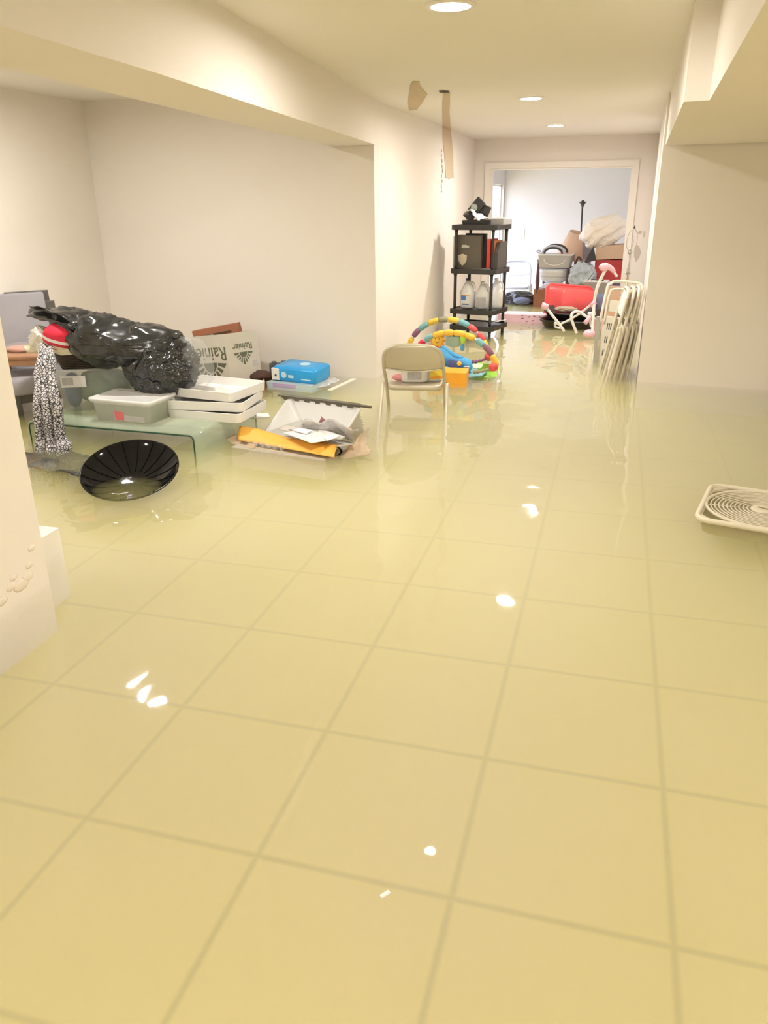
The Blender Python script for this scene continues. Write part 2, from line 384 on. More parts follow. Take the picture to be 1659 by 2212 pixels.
m_dgrey = mat('charcoal_wood', (0.09,0.08,0.07), 0.5, var=0.1)
m_brown = mat('brown_stained_wood', (0.30,0.12,0.06), 0.45, var=0.12, vscale=14)
m_rust = mat('reddish_brown_board', (0.42,0.16,0.09), 0.6, var=0.06)
m_card = mat('brown_cardboard', (0.62,0.44,0.30), 0.85, var=0.04)
m_boxw = mat('pale_printed_carton', (0.62,0.58,0.50), 0.7, var=0.03)
m_ink = mat('dark_print_ink', (0.07,0.07,0.055), 0.6)
m_red = mat('red_plastic', (0.82,0.10,0.10), 0.4, var=0.03)
m_redcl = mat('red_cloth', (0.66,0.03,0.07), 0.8, var=0.05)
m_white = mat('white_cloth', (0.86,0.82,0.76), 0.9, var=0.03)
m_cream = mat('cream_cloth', (0.82,0.76,0.58), 0.9, var=0.03)
m_green = mat('pale_green_cloth', (0.36,0.47,0.38), 0.9, var=0.12)
m_blue = mat('blue_cloth', (0.10,0.16,0.42), 0.9, var=0.1)
m_paper = mat('white_paper', (0.84,0.82,0.80), 0.8, var=0.02)
m_greyp = mat('grey_print_paper', (0.52,0.50,0.50), 0.8, var=0.12, vscale=40)
m_blk_b = mat('blue_print_film', (0.03,0.36,0.80), 0.3, var=0.08)
m_lblue = mat('light_blue_plush', (0.10,0.40,0.74), 0.9, var=0.12, bump=0.5, bscale=120)
m_orange = mat('orange_card', (0.95,0.42,0.03), 0.55, var=0.04)
m_amber = mat('amber_folder', (0.92,0.47,0.07), 0.55, var=0.04)
m_lime = mat('lime_plastic', (0.42,0.80,0.10), 0.35, var=0.03)
m_pink = mat('pale_pink_plastic', (0.86,0.54,0.62), 0.4, var=0.02)
m_tubew = mat('white_enamel_tube', (0.86,0.86,0.84), 0.3, var=0.01)
m_yel = mat('yellow_fabric', (0.90,0.58,0.08), 0.8, var=0.04)
m_teal = mat('teal_fabric', (0.22,0.46,0.50), 0.8, var=0.05)
m_plum = mat('plum_fabric', (0.30,0.13,0.20), 0.8, var=0.08)
m_olive = mat('sage_fabric', (0.34,0.33,0.20), 0.8, var=0.08)
m_brass = mat('aged_brass', (0.55,0.42,0.24), 0.3, 0.8)
m_slate = mat('slate_blue_fabric', (0.17,0.20,0.30), 0.8, var=0.05)
m_clearbag = mat('clear_film_bag', (0.75,0.77,0.78), 0.12, var=0.05, alpha=0.16, bump=0.8, bscale=25)

def slab(name, p0, p1, p2, thick, m, parent=None, bev=0):   # box face from corner p0 along p1,p2 with thickness
    p0, p1, p2 = Vector(p0), Vector(p1), Vector(p2); x, y = p1-p0, p2-p0
    M = frame_m(p0, x, y); return obj(name, BX(0, x.length, 0, y.length, -thick, 0, M=M, bev=bev), m, parent)

# ================================================================== near folding chair (seen from behind)
def folding_chair(name, label, m, group=None, loc=(0,0,0), rotz=0, cat='chair'):
    t = thing(name, label, cat, loc, rotz, group)
    back = [(-.215,.23,0),(-.212,.02,.40),(-.212,-.12,.56),(-.20,-.19,.68),(-.15,-.215,.735),(-.06,-.225,.755),(.06,-.225,.755),(.15,-.215,.735),(.20,-.19,.68),(.212,-.12,.56),(.212,.02,.40),(.215,.23,0)]
    obj('back_frame', TUBE(back, 0.0125, smooth=5, seg=10), m, t, True)
    for s in (-1,1):
        obj('rear_leg', TUBE([(s*.243,-.27,0),(s*.243,-.27,.02),(s*.236,-.10,.30),(s*.232,-.02,.43)], 0.0115, smooth=4, seg=10), m_beige2, t, True)
    obj('cross_bar', TUBE([(-.243,-.245,.06),(.243,-.245,.06)], 0.008), m, t, True)
    obj('cross_bar', TUBE([(-.214,.19,.08),(.214,.19,.08)], 0.008), m, t, True)
    # curved sheet-steel back panel
    vs=[];fs=[];nu=20;nv=10
    for j in range(nv+1):
        for i in range(nu+1):
            u=i/nu*2-1; top=.752-.010*u*u-.070*abs(u)**7; bot=.565-.022*(1-u*u); z=bot+(top-bot)*j/nv
            k=(z-.56)/.19; y=-.125-.10*k**0.75 if k>0 else -.125+.02*k*-1; y-=.022*(1-u*u)*(1-.4*max(k,0))
            vs.append((u*.203,y,z))
    for j in range(nv):
        for i in range(nu): a=j*(nu+1)+i; fs.append((a,a+1,a+nu+2,a+nu+1))
    b = obj('backrest', (vs,fs), m, t, True); md=b.modifiers.new('t','SOLIDIFY'); md.thickness=.004
    obj('backrest_hem', TUBE([(-.2,-.127,.563),(-.1,-.142,.549),(0,-.147,.543),(.1,-.142,.549),(.2,-.127,.563)], .005, smooth=4), m, t, True)
    s = obj('seat', LOFT([[Vector((p.x,p.y+.10,p.z)) for p in r] for r in (rr(.36,.36,.05,.385),rr(.385,.385,.055,.387),rr(.39,.39,.06,.418),rr(.375,.375,.06,.426),rr(.35,.35,.05,.421),rr(.1,.1,.03,.419))]), m, t, True)
    return t
folding_chair('folding_chair', 'beige steel folding chair seen from behind with a white jug on its seat', m_beige, loc=(-1.325,5.50,0), rotz=math.radians(8)).scale = (1,1,.94)

def jug(name, label, loc, rotz, body_m, cap_m, h=.27, w=.19, d=.11, handle=True, group=None, cat='jug', label_m=None, lab=(0.6,0.5), sub=None, round_=False, rot=None):
    t = thing(name, label, cat, loc, rotz, group, rot)
    r = min(w,d)*.42
    obj('body', LOFT([rr(w*.92,d*.92,r*.9,0),rr(w,d,r,.012),rr(w,d,r,h*.52),rr(w*.95,d*.95,r*.9,h*.57),rr(w*.60,d*.62,r*.6,h*.76),rr(.052,.052,.025,h*.90),rr(.04,.04,.0199,h*.92),rr(.04,.04,.0199,h*.95)]), body_m, t, True)
    obj('cap', LATHE([(.022,h*.93),(.024,h*.935),(.024,h),(.018,h*1.005),(.001,h*1.006)], seg=16), cap_m, t, True)
    if handle: obj('handle', TUBE([(w*.16,0,h*.88),(w*.36,0,h*.86),(w*.49,0,h*.72),(w*.46,0,h*.57)], .012, smooth=4), body_m, t, True)
    if label_m: 
        lb = obj('label', BX(-w*lab[0]/2,w*lab[0]/2,-d/2-.0025,-d/2-.0005,h*.08,h*(.08+lab[1])), label_m, t)
        if sub: 
            for (a,b,c,e,mm) in sub: obj('print', BX(a*w,b*w,-d/2-.0035,-d/2-.0026,c*h,e*h), mm, lb)
    return t
cs = math.radians(8)
jug('detergent_jug', 'white plastic jug with a grey text label standing on the folding chair seat', (-1.345,5.56,.401), math.radians(12), m_whitepl, m_whitepl, h=.27, w=.20, d=.12, label_m=m_greyp, lab=(.52,.52))
jug('oil_bottle', 'clear bottle with yellow label and orange base band beside the white jug', (-1.215,5.63,.401), math.radians(30), m_clear2, m_black, h=.24, w=.12, d=.12, handle=False, cat='bottle', label_m=mat('yellow_label',(0.95,0.68,0.08),.5), lab=(.8,.5), sub=[(-.4,.4,.08,.16,m_orange)])
tag(obj('soap_pouch', blob((0,0,.026),(.055,.035,.026),.12,1.5,3,False,3), mat('salmon_pink_plastic',(0.86,0.36,0.38),.5), smooth=True, loc=(-1.455,5.54,.401)), 'small salmon pink pouch lying left of the white jug', 'pouch')

# ================================================================== baby play gym
t = thing('play_gym', 'colourful padded baby play gym with two arches behind the folding chair', 'baby gym', (-1.3,6.7,0))
def arch(parent, p0, p1, top, cols, r=.026, white=.10):
    p0, p1 = Vector(p0), Vector(p1); mid=(p0+p1)/2; n=72
    pts=[]
    for i in range(n+1):
        a=PI*i/n; q = mid+(p0-p1)/2*math.cos(a); z = mid.z+(top-mid.z)*math.sin(a)**.85; pts.append(Vector((q.x,q.y,z)))
    off = Vector((-1.3,6.7,0)); pts=[p-off for p in pts]
    L=[0]
    for a,b in zip(pts,pts[1:]): L.append(L[-1]+(b-a).length)
    tot=L[-1]; rod = obj('arch', TUBE(pts, .009, seg=8), m_tubew, parent, True)
    N=len(cols); s0=white
    for k,c in enumerate(cols):
        a=tot*(s0+(1-2*s0)*k/N); b=tot*(s0+(1-2*s0)*(k+1)/N); seg=[p for p,l in zip(pts,L) if a-1e-6<=l<=b+.012]
        if len(seg)>=2: obj('padding', TUBE(seg, lambda u: r*(1-.25*abs(2*u-1)**8), seg=12), c, rod, True)
    return rod
C1=[m_yel,m_plum,m_teal,m_yel,m_olive,m_yel,m_teal,m_red,m_red,m_yel]
pL=on(895,772,0); pR=on(1062,800,0)
def apx(px,py,Y): return at(px,py,Y)
arch(t, (-1.80,7.10,.20), (-1.02,7.08,.20), at(975,690,7.1).z, C1, white=.13)
arch(t, (-1.66,6.70,.20), (-.86,6.52,.20), at(975,719,6.6).z, [m_red,m_redcl,m_teal,m_yel,m_yel,m_yel,m_yel,m_teal,m_plum,m_yel], white=.12)
o0=Vector((-1.3,6.7,0))
def rel(v): return Vector(v)-o0
# hanging toys
p=rel(at(945,735,6.65)); sun=obj('hanging_sun', LATHE([(.001,-.012),(.045,-.012),(.052,0),(.045,.012),(.001,.012)],seg=16,M=rot_m(p,rx=PI/2)), m_yel, t, True)
bm=NB()
for k in range(10):
    a=2*PI*k/10; lathe(bm,[(.014,0),(.010,.02),(.001,.03)],seg=6,M=Matrix.Translation(p+Vector((math.cos(a)*.045,0,math.sin(a)*.045)))@Matrix.Rotation(PI/2-a,4,'Y'))
obj('ray', bm, mat('orange_fabric',(0.92,0.38,0.06),.8), sun, True)
bm=NB()
for sx in (-.016,.016): lathe(bm,[(.004,0),(.004,.002),(.001,.003)],seg=8,M=rot_m(p+Vector((sx,-.0125,.014)),rx=PI/2))
tube(bm,[p+Vector((-.02,-.0135,-.008)),p+Vector((0,-.0135,-.02)),p+Vector((.02,-.0135,-.008))],.002,smooth=4); obj('face', bm, m_ink, sun)
obj('strap', TUBE([p+Vector((0,0,.05)),p+Vector((0,0,.10))],.006), m_plum, t)
obj('strap', TUBE([p+Vector((0,0,-.05)),p+Vector((.0,0,-.12))],.007), m_plum, t)
p=rel(at(979,736,6.62)); SHEET('hanging_cloth_square', lambda u,v:(p.x-.062+.124*u, p.y+.01*math.sin(u*6), p.z+.045-.085*v-.012*math.sin(u*PI)), 10,8, mat('mint_fabric',(0.34,0.48,0.40),.85), t, .006)
p=rel(at(1000,735,6.6)); obj('hanging_leaf', TUBE([p+Vector((0,0,.05)),p+Vector((0,0,.02)),p+Vector((0,0,-.03))], lambda u:.012+.014*math.sin(u*PI), seg=8, smooth=3), m_lime, t, True)
p=rel(at(999,748,6.6)); obj('hanging_drop', LATHE([(.001,-.04),(.014,-.034),(.020,-.02),(.016,.0),(.006,.02),(.001,.035)],seg=12,M=rot_m(p)), m_lblue, t, True)
# feet, knobs and dark bendy arms
for (px,py,Y,k,(qx,qy)) in ((1056,771,6.9,1,(1020,782)),(1066,793,6.5,2,(1022,803))):
    a=rel(at(px,py,Y)); b=rel(at(qx,qy,Y-.05)); obj('knob', blob(a,(.040,.034,.036),.10,1.2,3,False,k), m_red, t, True)
    obj('toy_arm', TUBE([b,(a+b)/2+Vector((0,0,-.012)),a], lambda u:.018-.010*u+.003*math.sin(u*30), smooth=8), m_plum if k==1 else m_olive, t, True)
for (x,y) in ((-1.80,7.10),(-1.02,7.08),(-1.66,6.70),(-.86,6.52)):
    obj('foot', LATHE([(.018,0),(.022,.02),(.020,.07),(.013,.09)],seg=12,M=rot_m(rel((x,y,.14)))), m_whitepl, t, True)
# plush hippo lying on the mat
ph = on(975,800,0); t2 = thing('plush_toy', 'blue plush animal with yellow button lying under the play gym arches', 'toy', (-1.28,6.75,W))
o1=Vector((-1.28,6.75,W))
body=[at(940,765,6.8)-o1, at(965,775,6.75)-o1, at(990,785,6.72)-o1, at(1008,792,6.7)-o1]
bm=TUBE(body, lambda u:.075-.02*u+.012*math.sin(u*9), seg=16, smooth=6); obj('body', bm, m_lblue, t2, True)
obj('head', blob(at(1008,790,6.68)-o1,(.052,.05,.06),.12,1.2,3,False,5), m_lblue, t2, True)
obj('ear', TUBE([at(955,752,6.78)-o1,at(975,765,6.74)-o1,at(1000,775,6.7)-o1], lambda u:.032-.012*u, smooth=4), m_lblue, t2, True)
obj('pouch', BX(-.055,.055,-.05,.05,-.03,.03,M=rot_m(at(982,786,6.62)-o1,ry=.2),bev=.01), m_blue, t2)
obj('button', LATHE([(.001,-.01),(.016,-.01),(.02,0),(.016,.01),(.001,.01)],seg=12,M=rot_m(at(992,785,6.53)-o1,rx=PI/2)), m_yel, t2, True)
bm=NB()
for k in range(5): lathe(bm,[(.007,0),(.006,.008),(.001,.011)],seg=8,M=rot_m(at(1003+k*2.4,792,6.62)-o1+Vector((0,0,0)),rx=PI/2))
obj('tooth', bm, m_whitepl, t2)
SHEET('play_mat', lambda u,v:(-1.62+.62*u, 6.55+.5*v, W+.012+.02*math.sin(u*7+v*5)), 20,14, m_teal, None, .012, .01)
tag(bpy.data.objects['play_mat'], 'teal padded play mat floating beneath the blue plush animal', 'mat')
# orange carton and lime tray
c=on(962,830,0); t=thing('orange_carton', 'bright orange carton with small dark holes floating right of the folding chair', 'box', (c.x,c.y+.12,W-.03), math.radians(4))
obj('carton_body', BX(-.16,.16,-.11,.11,0,.125,bev=.004), m_orange, t)
bm=NB()
for k in range(4): lathe(bm,[(.006,0),(.006,.0015),(.001,.002)],seg=8,M=rot_m((-.02+.006*k,-.111,.10-.02*k),rx=PI/2))
obj('vent_hole', bm, m_ink, t)
t=thing('lime_tray', 'lime green plastic toy tray floating beside the orange carton', 'tray', (-1.08,6.80,W-.02), rot=(math.radians(14),math.radians(5),math.radians(12)))
obj('tray_body', LOFT([rr(.30,.20,.07,0),rr(.36,.26,.09,.05),rr(.38,.28,.10,.05),rr(.38,.28,.10,.058),rr(.34,.24,.085,.056),rr(.29,.19,.07,.012)]), m_lime, t, True)
t=thing('curved_pipe', 'clear curved plastic pipe piece lying by the gym foot', 'pipe', (0,0,0))
obj('pipe_body', TUBE([at(1066,785,6.6),at(1072,760,6.6),at(1075,745,6.7),at(1068,732,6.8)], .012, smooth=5), m_clear2, t, True)

# ================================================================== black plastic shelf unit
_before = set(bpy.data.objects)
SX0,SX1,SY0,SY1 = -1.80,-1.29,8.72,9.20
t = thing('shelf_unit', 'black plastic four-tier shelving unit against the hall wall before the doorway', 'shelf', ((SX0+SX1)/2,(SY0+SY1)/2,0))
w_,d_=SX1-SX0,SY1-SY0; tiers=[.30,.62+0.0,1.06,1.50]
tz=[at(1060,705,SY0).z, at(1060,670,SY0).z, at(1060,582,SY0).z, at(1060,486,SY0).z]
for z in tz:
    s=obj('shelf_tier', LOFT([rr(w_,d_,.05,z-.05),rr(w_+.012,d_+.012,.05,z-.048),rr(w_+.012,d_+.012,.05,z),rr(w_-.02,d_-.02,.05,z),rr(w_-.03,d_-.03,.05,z-.012)]), m_black, t)
for sx in (-1,1):
    for sy in (-1,1):
        zz=[0.0]+tz
        for a,b in zip(zz,zz[1:]): 
            obj('post', LATHE([(.014,a),(.017,a+.03),(.017,b-.08),(.022,b-.05)],seg=10,M=rot_m((sx*(w_/2-.045),sy*(d_/2-.045),0))), m_black, t, True)
Z4,Z3,Z2,Z1 = tz[3],tz[2],tz[1],tz[0]
def sp(x,y,z): return (x,y,z)
# bottom usable tier: three jugs
jug('bleach_jug', 'white gallon jug with blue label and dark cap, left on the lower shelf', (-1.66,8.90,Z2), 0, m_whitepl, mat('navy_cap',(0.03,0.04,0.10),.4), h=.31, w=.165, d=.15, label_m=m_paper, lab=(.62,.40), group='gallon jugs on the lower shelf', sub=[(-.28,.05,.28,.44,mat('blue_label',(0.10,0.25,0.62),.5)),(-.3,.3,.44,.47,m_orange),(-.2,.28,.12,.16,m_blue)])
jug('vinegar_jug', 'capless clear gallon jug with pale grey label, in the middle of the lower shelf', (-1.495,8.92,Z2), .1, m_clear2, m_clear2, h=.28, w=.155, d=.15, label_m=m_greyp, lab=(.8,.36), group='gallon jugs on the lower shelf')
jug('water_jug', 'cloudy gallon jug behind the right front post of the lower shelf', (-1.385,9.04,Z2), .5, m_clear2, m_whitepl, h=.31, w=.155, d=.15, group='gallon jugs on the lower shelf')
# middle tier: game boxes standing
bd = mat('dark_olive_box', (0.13,0.11,0.08), .5, var=.1)
t=thing('board_game_box', 'dark olive box with a pale shield emblem standing on the middle shelf', 'box', (-1.63,8.86,Z3), math.radians(2))
obj('box_body', BX(-.135,.135,-.03,.03,0,.34,bev=.003), bd, t)
bm=NB(); pts=[(-.05,.05),(-.03,.055),(0,.065),(.03,.055),(.05,.05),(.048,.0),(.03,-.035),(0,-.06),(-.03,-.035),(-.048,0)]
v=[bm.verts.new((x-.075,-.0315,z+.085)) for x,z in pts]; bm.faces.new(v); obj('shield_emblem', bm, mat('tan_emblem',(0.70,0.60,0.44),.6), t)
bm=NB()
for a,b,z in ((-.085,-.03,.232),(-.05,.0,.226),(-.085,-.01,.219),(-.09,.0,.212)): bx(bm,a,b,-.0315,-.0305,z,z+.009)
obj('printed_text', bm, mat('pale_print',(0.62,0.60,0.54),.6), t)
tag(obj('plastic_sleeve', BX(-.01,.01,-.15,.15,0,.33,bev=.003), m_greyp, loc=(-1.785,8.93,Z3)), 'grey sleeve standing at the left end of the middle shelf', 'folder')
tag(obj('board_game_box', BX(-.12,.12,-.02,.02,0,.355,bev=.003), m_black, loc=(-1.59,8.925,Z3)), 'black box standing behind the shield box on the middle shelf', 'box')
tag(obj('red_book', BX(-.02,.02,-.11,.11,0,.30,bev=.003), mat('red_cover',(0.78,0.07,0.05),.5), loc=(-1.425,8.98,Z3)), 'red box file standing right of the shield box', 'book', 'upright books on the middle shelf')
tag(obj('orange_book', BX(-.018,.018,-.12,.12,0,.285,bev=.003), mat('orange_wood',(0.66,0.22,0.08),.5,var=.1), loc=(-1.38,9.0,Z3)), 'orange brown book standing right of the red box file', 'book', 'upright books on the middle shelf')
tag(obj('dark_book', LOFT([[Vector((x,y,z)) for y,z in ((-.13,0),(.13,0),(.13,.27),(-.05,.27),(-.13,.16))] for x in (-.018,.018)]), m_dgrey, loc=(-1.335,9.0,Z3)), 'dark rounded case standing at the right end of the middle shelf', 'case', 'upright books on the middle shelf')
# top tier
t=thing('wall_speaker', 'tilted black board with a pale round disc on top of the shelf', 'board', (-1.63,8.98,Z4+.02), 0)
M=rot_m((0,0,0),ry=math.radians(-30),rx=math.radians(-14))
obj('board', BX(-.055,.055,-.015,.015,.0,.25,M=rot_m((-.10,0,.035),ry=math.radians(42))), m_black, t)
obj('board_wing', BX(0,.16,0,.03,-.10,.0,M=rot_m((.015,0.02,.21),ry=math.radians(24))), m_black, t)
obj('disc', LATHE([(.001,-.006),(.036,-.006),(.038,0),(.036,.003),(.001,.004)],seg=20,M=rot_m((-.01,-.022,.15),rx=PI/2)), mat('sage_disc',(0.42,0.48,0.44),.5), t, True)
t=tag(SHEET('crumpled_paper', lambda u,v:(-.11+.26*u, -.06+.14*v, .03+.09*math.exp(-((u-.25)**2)*14)), 24,14, m_paper, None, .003, .035, 12), 'crumpled white cloth heaped in front of the black board', 'cloth')
t.location=(-1.60,8.87,Z4+.03)
t=thing('tool_tray', 'low black tray with white bits on the shelf top, left of the grey box', 'tray', (-1.56,8.93,Z4))
obj('tray_body', LOFT([rr(.30,.26,.02,0),rr(.31,.27,.02,.045),rr(.295,.255,.02,.045),rr(.29,.25,.02,.01)]), m_black, t)
t=thing('grey_box', 'flat light grey box on the right end of the shelf top', 'box', (-1.345,8.99,Z4))
obj('box_body', BX(-.08,.08,-.13,.13,0,.055,bev=.003), mat('light_grey_board',(0.40,0.38,0.38),.6), t)
tag(obj('paper_stack', BX(-.07,.07,-.10,.10,0,.014,M=rot_m((0,0,0),rz=.12),bev=.002), m_paper, loc=(-1.345,8.99,Z4+.056)), 'white papers lying on the grey box on the shelf', 'papers')
# lower tier: papers
SHEET('folded_paper', lambda u,v:(-1.42+.15*u, 8.86+.25*v, Z1+.012+.03*u+.01*math.sin(v*6)), 8,8, m_paper, None, .003, .01)
tag(bpy.data.objects['folded_paper'], 'folded white paper on the lowest shelf just above the water', 'papers')

_S = Matrix.Translation((-1.425,8.93,0))@Matrix.Rotation(math.radians(-13),4,'Z')@Matrix.Translation((1.545,-8.96,0))
for o in [q for q in bpy.data.objects if q not in _before and q.parent is None]:
    o.matrix_basis = _S@o.matrix_basis
# ================================================================== glass table
m_glass = mat('green_tinted_glass', (0.62,0.78,0.60), 0.04, var=0.01, alpha=0.32, spec=0.8)
m_gedge = mat('dark_green_glass_edge', (0.015,0.07,0.04), 0.15, var=0.05)
TT = W+.105
t = thing('glass_table', 'low bent-glass table standing in the water under the bins and white trays', 'table', (-2.95,4.53,0), math.radians(-1.5))
hw, hd, r = .60, .42, .03
def path(o):  # outer waterfall profile x,z
    p=[(-hw,0.0),(-hw,TT-r)]
    for k in range(1,6): a=PI-PI/2*k/6; p.append((-hw+r+r*math.cos(a),TT-r+r*math.sin(a)))
    p.append((-hw+r,TT)); p.append((hw-r,TT))
    for k in range(1,6): a=PI/2-PI/2*k/6; p.append((hw-r+r*math.cos(a),TT-r+r*math.sin(a)))
    p+=[(hw,TT-r),(hw,0.0)]; return p
P=path(0); vs=[(x,y,z) for x,z in P for y in (-hd,hd)]; n=len(P)
g=obj('glass_sheet', (vs,[(2*i,2*i+1,2*i+3,2*i+2) for i in range(n-1)]), m_glass, t, True); md=g.modifiers.new('t','SOLIDIFY'); md.thickness=.010; md.offset=-1
for s in (-1,1): obj('polished_edge', TUBE([(x*.998,s*hd,z-.003) for x,z in P], .0048, seg=6), m_gedge, t, True, label='dark green glass edge')

# ================================================================== dining chair at the far left with the little footstool on it
t = thing('dining_chair', 'grey upholstered dining chair with dark back at the left edge of the photo', 'chair', (-4.06,4.90,0), math.radians(48))
obj('seat', LOFT([rr(.46,.46,.05,.36),rr(.50,.50,.06,.38),rr(.50,.50,.07,.455),rr(.47,.47,.06,.478),rr(.2,.2,.05,.482)]), m_grey, t, True)
M=Matrix.Translation((-.02,.24,.45))@Matrix.Rotation(math.radians(-10),4,'X')
obj('backrest', BX(-.24,.20,-.035,.035,0,.57,M=M,bev=.02), m_grey, t, True)
fb=obj('back_frame', BX(-.25,.245,.037,.075,-.10,.585,M=M,bev=.006), m_dgrey, t)
obj('back_notch', BX(.20,.27,.0,.07,.0,.50,M=M,bev=.004), m_dgrey, t)
for sx in (-1,1):
    for sy in (-1,1): obj('leg', LOFT([rr(.04,.04,.008,0),rr(.055,.055,.01,.40)]), m_dgrey, t).location=(sx*.20,sy*.20,0)
bm=NB(); bx(bm,-.22,.22,-.22,.22,.30,.36,bev=.004); obj('apron', bm, m_dgrey, t)
t = thing('footstool', 'small brown wooden footstool with curved legs standing on the grey dining chair', 'stool', (-4.08,4.80,.482), math.radians(20))
obj('top_board', LOFT([rr(.34,.24,.03,.115),rr(.37,.27,.035,.13),rr(.37,.27,.035,.15),rr(.35,.25,.03,.155)]), mat('light_brown_wood',(0.50,0.27,0.16),.45,var=.08,vscale=12), t, True)
obj('skirt', BX(-.16,.16,-.11,.11,.075,.115,bev=.006), MATS['light_brown_wood'], t)
for sx in (-1,1):
    for sy in (-1,1): obj('leg', TUBE([(sx*.14,sy*.09,.09),(sx*.155,sy*.105,.05),(sx*.15,sy*.10,.02),(sx*.165,sy*.115,.004)], lambda u:.022-.013*u, smooth=5, seg=8), MATS['light_brown_wood'], t, True)
tag(obj('plastic_pouch', blob((0,0,.03),(.15,.10,.04),.25,1.6,4,True,4), m_clearbag, smooth=True, loc=(-4.08,4.80,.637)), 'crumpled clear plastic pouch lying on the brown footstool', 'plastic bag')
tag(obj('folded_cloth', blob((0,0,.015),(.12,.09,.022),.15,1.6,3,False,9), mat('salmon_cloth',(0.70,0.36,0.28),.9), smooth=True, loc=(-4.13,4.84,.638)), 'salmon folded cloth under the clear pouch on the footstool', 'cloth')

# ================================================================== tote with green cloth, basket, bundle
TR=math.radians(24); tl=(-3.36,4.63,TT+.003)
t = thing('storage_tote', 'big clear plastic tote filled with green and blue cloth on the glass table', 'bin', tl, TR)
obj('tote_body', bin_mesh(.50,.36,.29,.84), m_clear, t, True)
lb=obj('paper_label', BX(-.20,-.04,-.183,-.180,.17,.245,M=Matrix.Rotation(math.radians(0),4,'X')), m_paper, t); obj('print', BX(-.19,-.12,-.1845,-.1835,.185,.235), m_greyp, lb)
tag(obj('green_cloth', blob((.04,0,.135),(.185,.14,.13),.16,1.6,5,True,2), m_green, smooth=True, loc=tl), 'pale green cloth packed inside the clear tote', 'cloth'); bpy.context.view_layer.objects.active=None
o=bpy.data.objects['green_cloth']; o.rotation_euler=(0,0,TR)
o=tag(obj('blue_cloth', blob((-.155,-.06,.13),(.055,.075,.12),.18,1.8,4,True,6), m_blue, smooth=True, loc=tl), 'blue cloth bulging over the rim at the left of the clear tote', 'cloth'); o.rotation_euler=(0,0,TR)
m_wick = bpy.data.materials.new('dark_wicker'); m_wick.use_nodes=True; nt=m_wick.node_tree; b=nt.nodes['Principled BSDF']; b.inputs['Roughness'].default_value=.6
tc=nt.nodes.new('ShaderNodeTexCoord'); wv=nt.nodes.new('ShaderNodeTexWave'); wv.bands_direction='Z'; wv.inputs['Scale'].default_value=26; wv.inputs['Distortion'].default_value=3; wv.inputs['Detail Scale'].default_value=3
nt.links.new(tc.outputs['Object'],wv.inputs[0]); cr=nt.nodes.new('ShaderNodeMix'); cr.data_type='RGBA'; cr.inputs[6].default_value=(.018,.012,.010,1); cr.inputs[7].default_value=(.11,.07,.045,1)
nt.links.new(wv.outputs['Fac'],cr.inputs[0]); nt.links.new(cr.outputs[2],b.inputs['Base Color']); bp=nt.nodes.new('ShaderNodeBump'); bp.inputs['Distance'].default_value=.006; nt.links.new(wv.outputs['Fac'],bp.inputs['Height']); nt.links.new(bp.outputs[0],b.inputs['Normal'])
bk=(-3.38,4.62,TT+.275)
t = thing('wicker_basket', 'dark wicker basket sitting in the mouth of the clear tote under the bin bag', 'basket', bk, TR)
obj('basket_body', LOFT([rr(.38,.26,.10,0),rr(.44,.30,.13,.07),rr(.47,.33,.14,.15),rr(.49,.35,.15,.155),rr(.49,.35,.15,.17),rr(.44,.30,.13,.165),rr(.36,.24,.10,.03)]), m_wick, t, True)
obj('cloth_liner', LOFT([[Vector((p.x,p.y,p.z+.012*math.sin(k*1.3))) for k,p in enumerate(rr(.50+a,.36+a,.16,z))] for a,z in ((.0,.12),(.025,.15),(.02,.178),(-.03,.182),(-.08,.14))],cap0=False,cap1=False), m_cream, t, True, label='cream cloth liner folded over the rim')
# striped bundle
m_str = bpy.data.materials.new('red_white_striped_cloth'); m_str.use_nodes=True; nt=m_str.node_tree; b=nt.nodes['Principled BSDF']; b.inputs['Roughness'].default_value=.7
tc=nt.nodes.new('ShaderNodeTexCoord'); sx=nt.nodes.new('ShaderNodeSeparateXYZ'); nt.links.new(tc.outputs['Object'],sx.inputs[0]); cr=nt.nodes.new('ShaderNodeValToRGB'); cr.color_ramp.interpolation='CONSTANT'
mp=nt.nodes.new('ShaderNodeMapRange'); mp.inputs['From Min'].default_value=-.09; mp.inputs['From Max'].default_value=.09
ay=nt.nodes.new('ShaderNodeMath'); ay.operation='MULTIPLY_ADD'; ay.inputs[1].default_value=.25; nt.links.new(sx.outputs[0],ay.inputs[0]); nt.links.new(sx.outputs[2],ay.inputs[2]); nt.links.new(ay.outputs[0],mp.inputs[0]); nt.links.new(mp.outputs[0],cr.inputs[0])
e=cr.color_ramp.elements; e[0].position=0; e[0].color=(.66,.03,.07,1); e[1].position=.14; e[1].color=(.80,.66,.50,1)
for p,c in ((.28,(.66,.03,.07,1)),(.40,(.85,.80,.74,1)),(.52,(.72,.02,.06,1))): x=e.new(p); x.color=c
nt.links.new(cr.outputs[0],b.inputs['Base Color'])
p=at(135,730,4.46)
tag(obj('striped_bundle', blob((0,0,0),(.125,.10,.105),.10,1.1,4,False,3), m_str, smooth=True, loc=p), 'red and white striped cloth bundle in the basket under the bin bag', 'cloth')
p=at(92,735,4.55)
tag(obj('white_cloth', blob((0,0,0),(.085,.07,.095),.45,1.6,5,True,8), m_white, smooth=True, loc=p), 'crumpled white cloth spilling from the basket left of the striped bundle', 'cloth')
p=at(76,752,4.6)
tag(obj('cream_cloth', blob((0,0,0),(.085,.06,.035),.3,1.5,4,True,1), m_cream, smooth=True, loc=p), 'small cream cloth hanging out toward the grey chair', 'cloth')
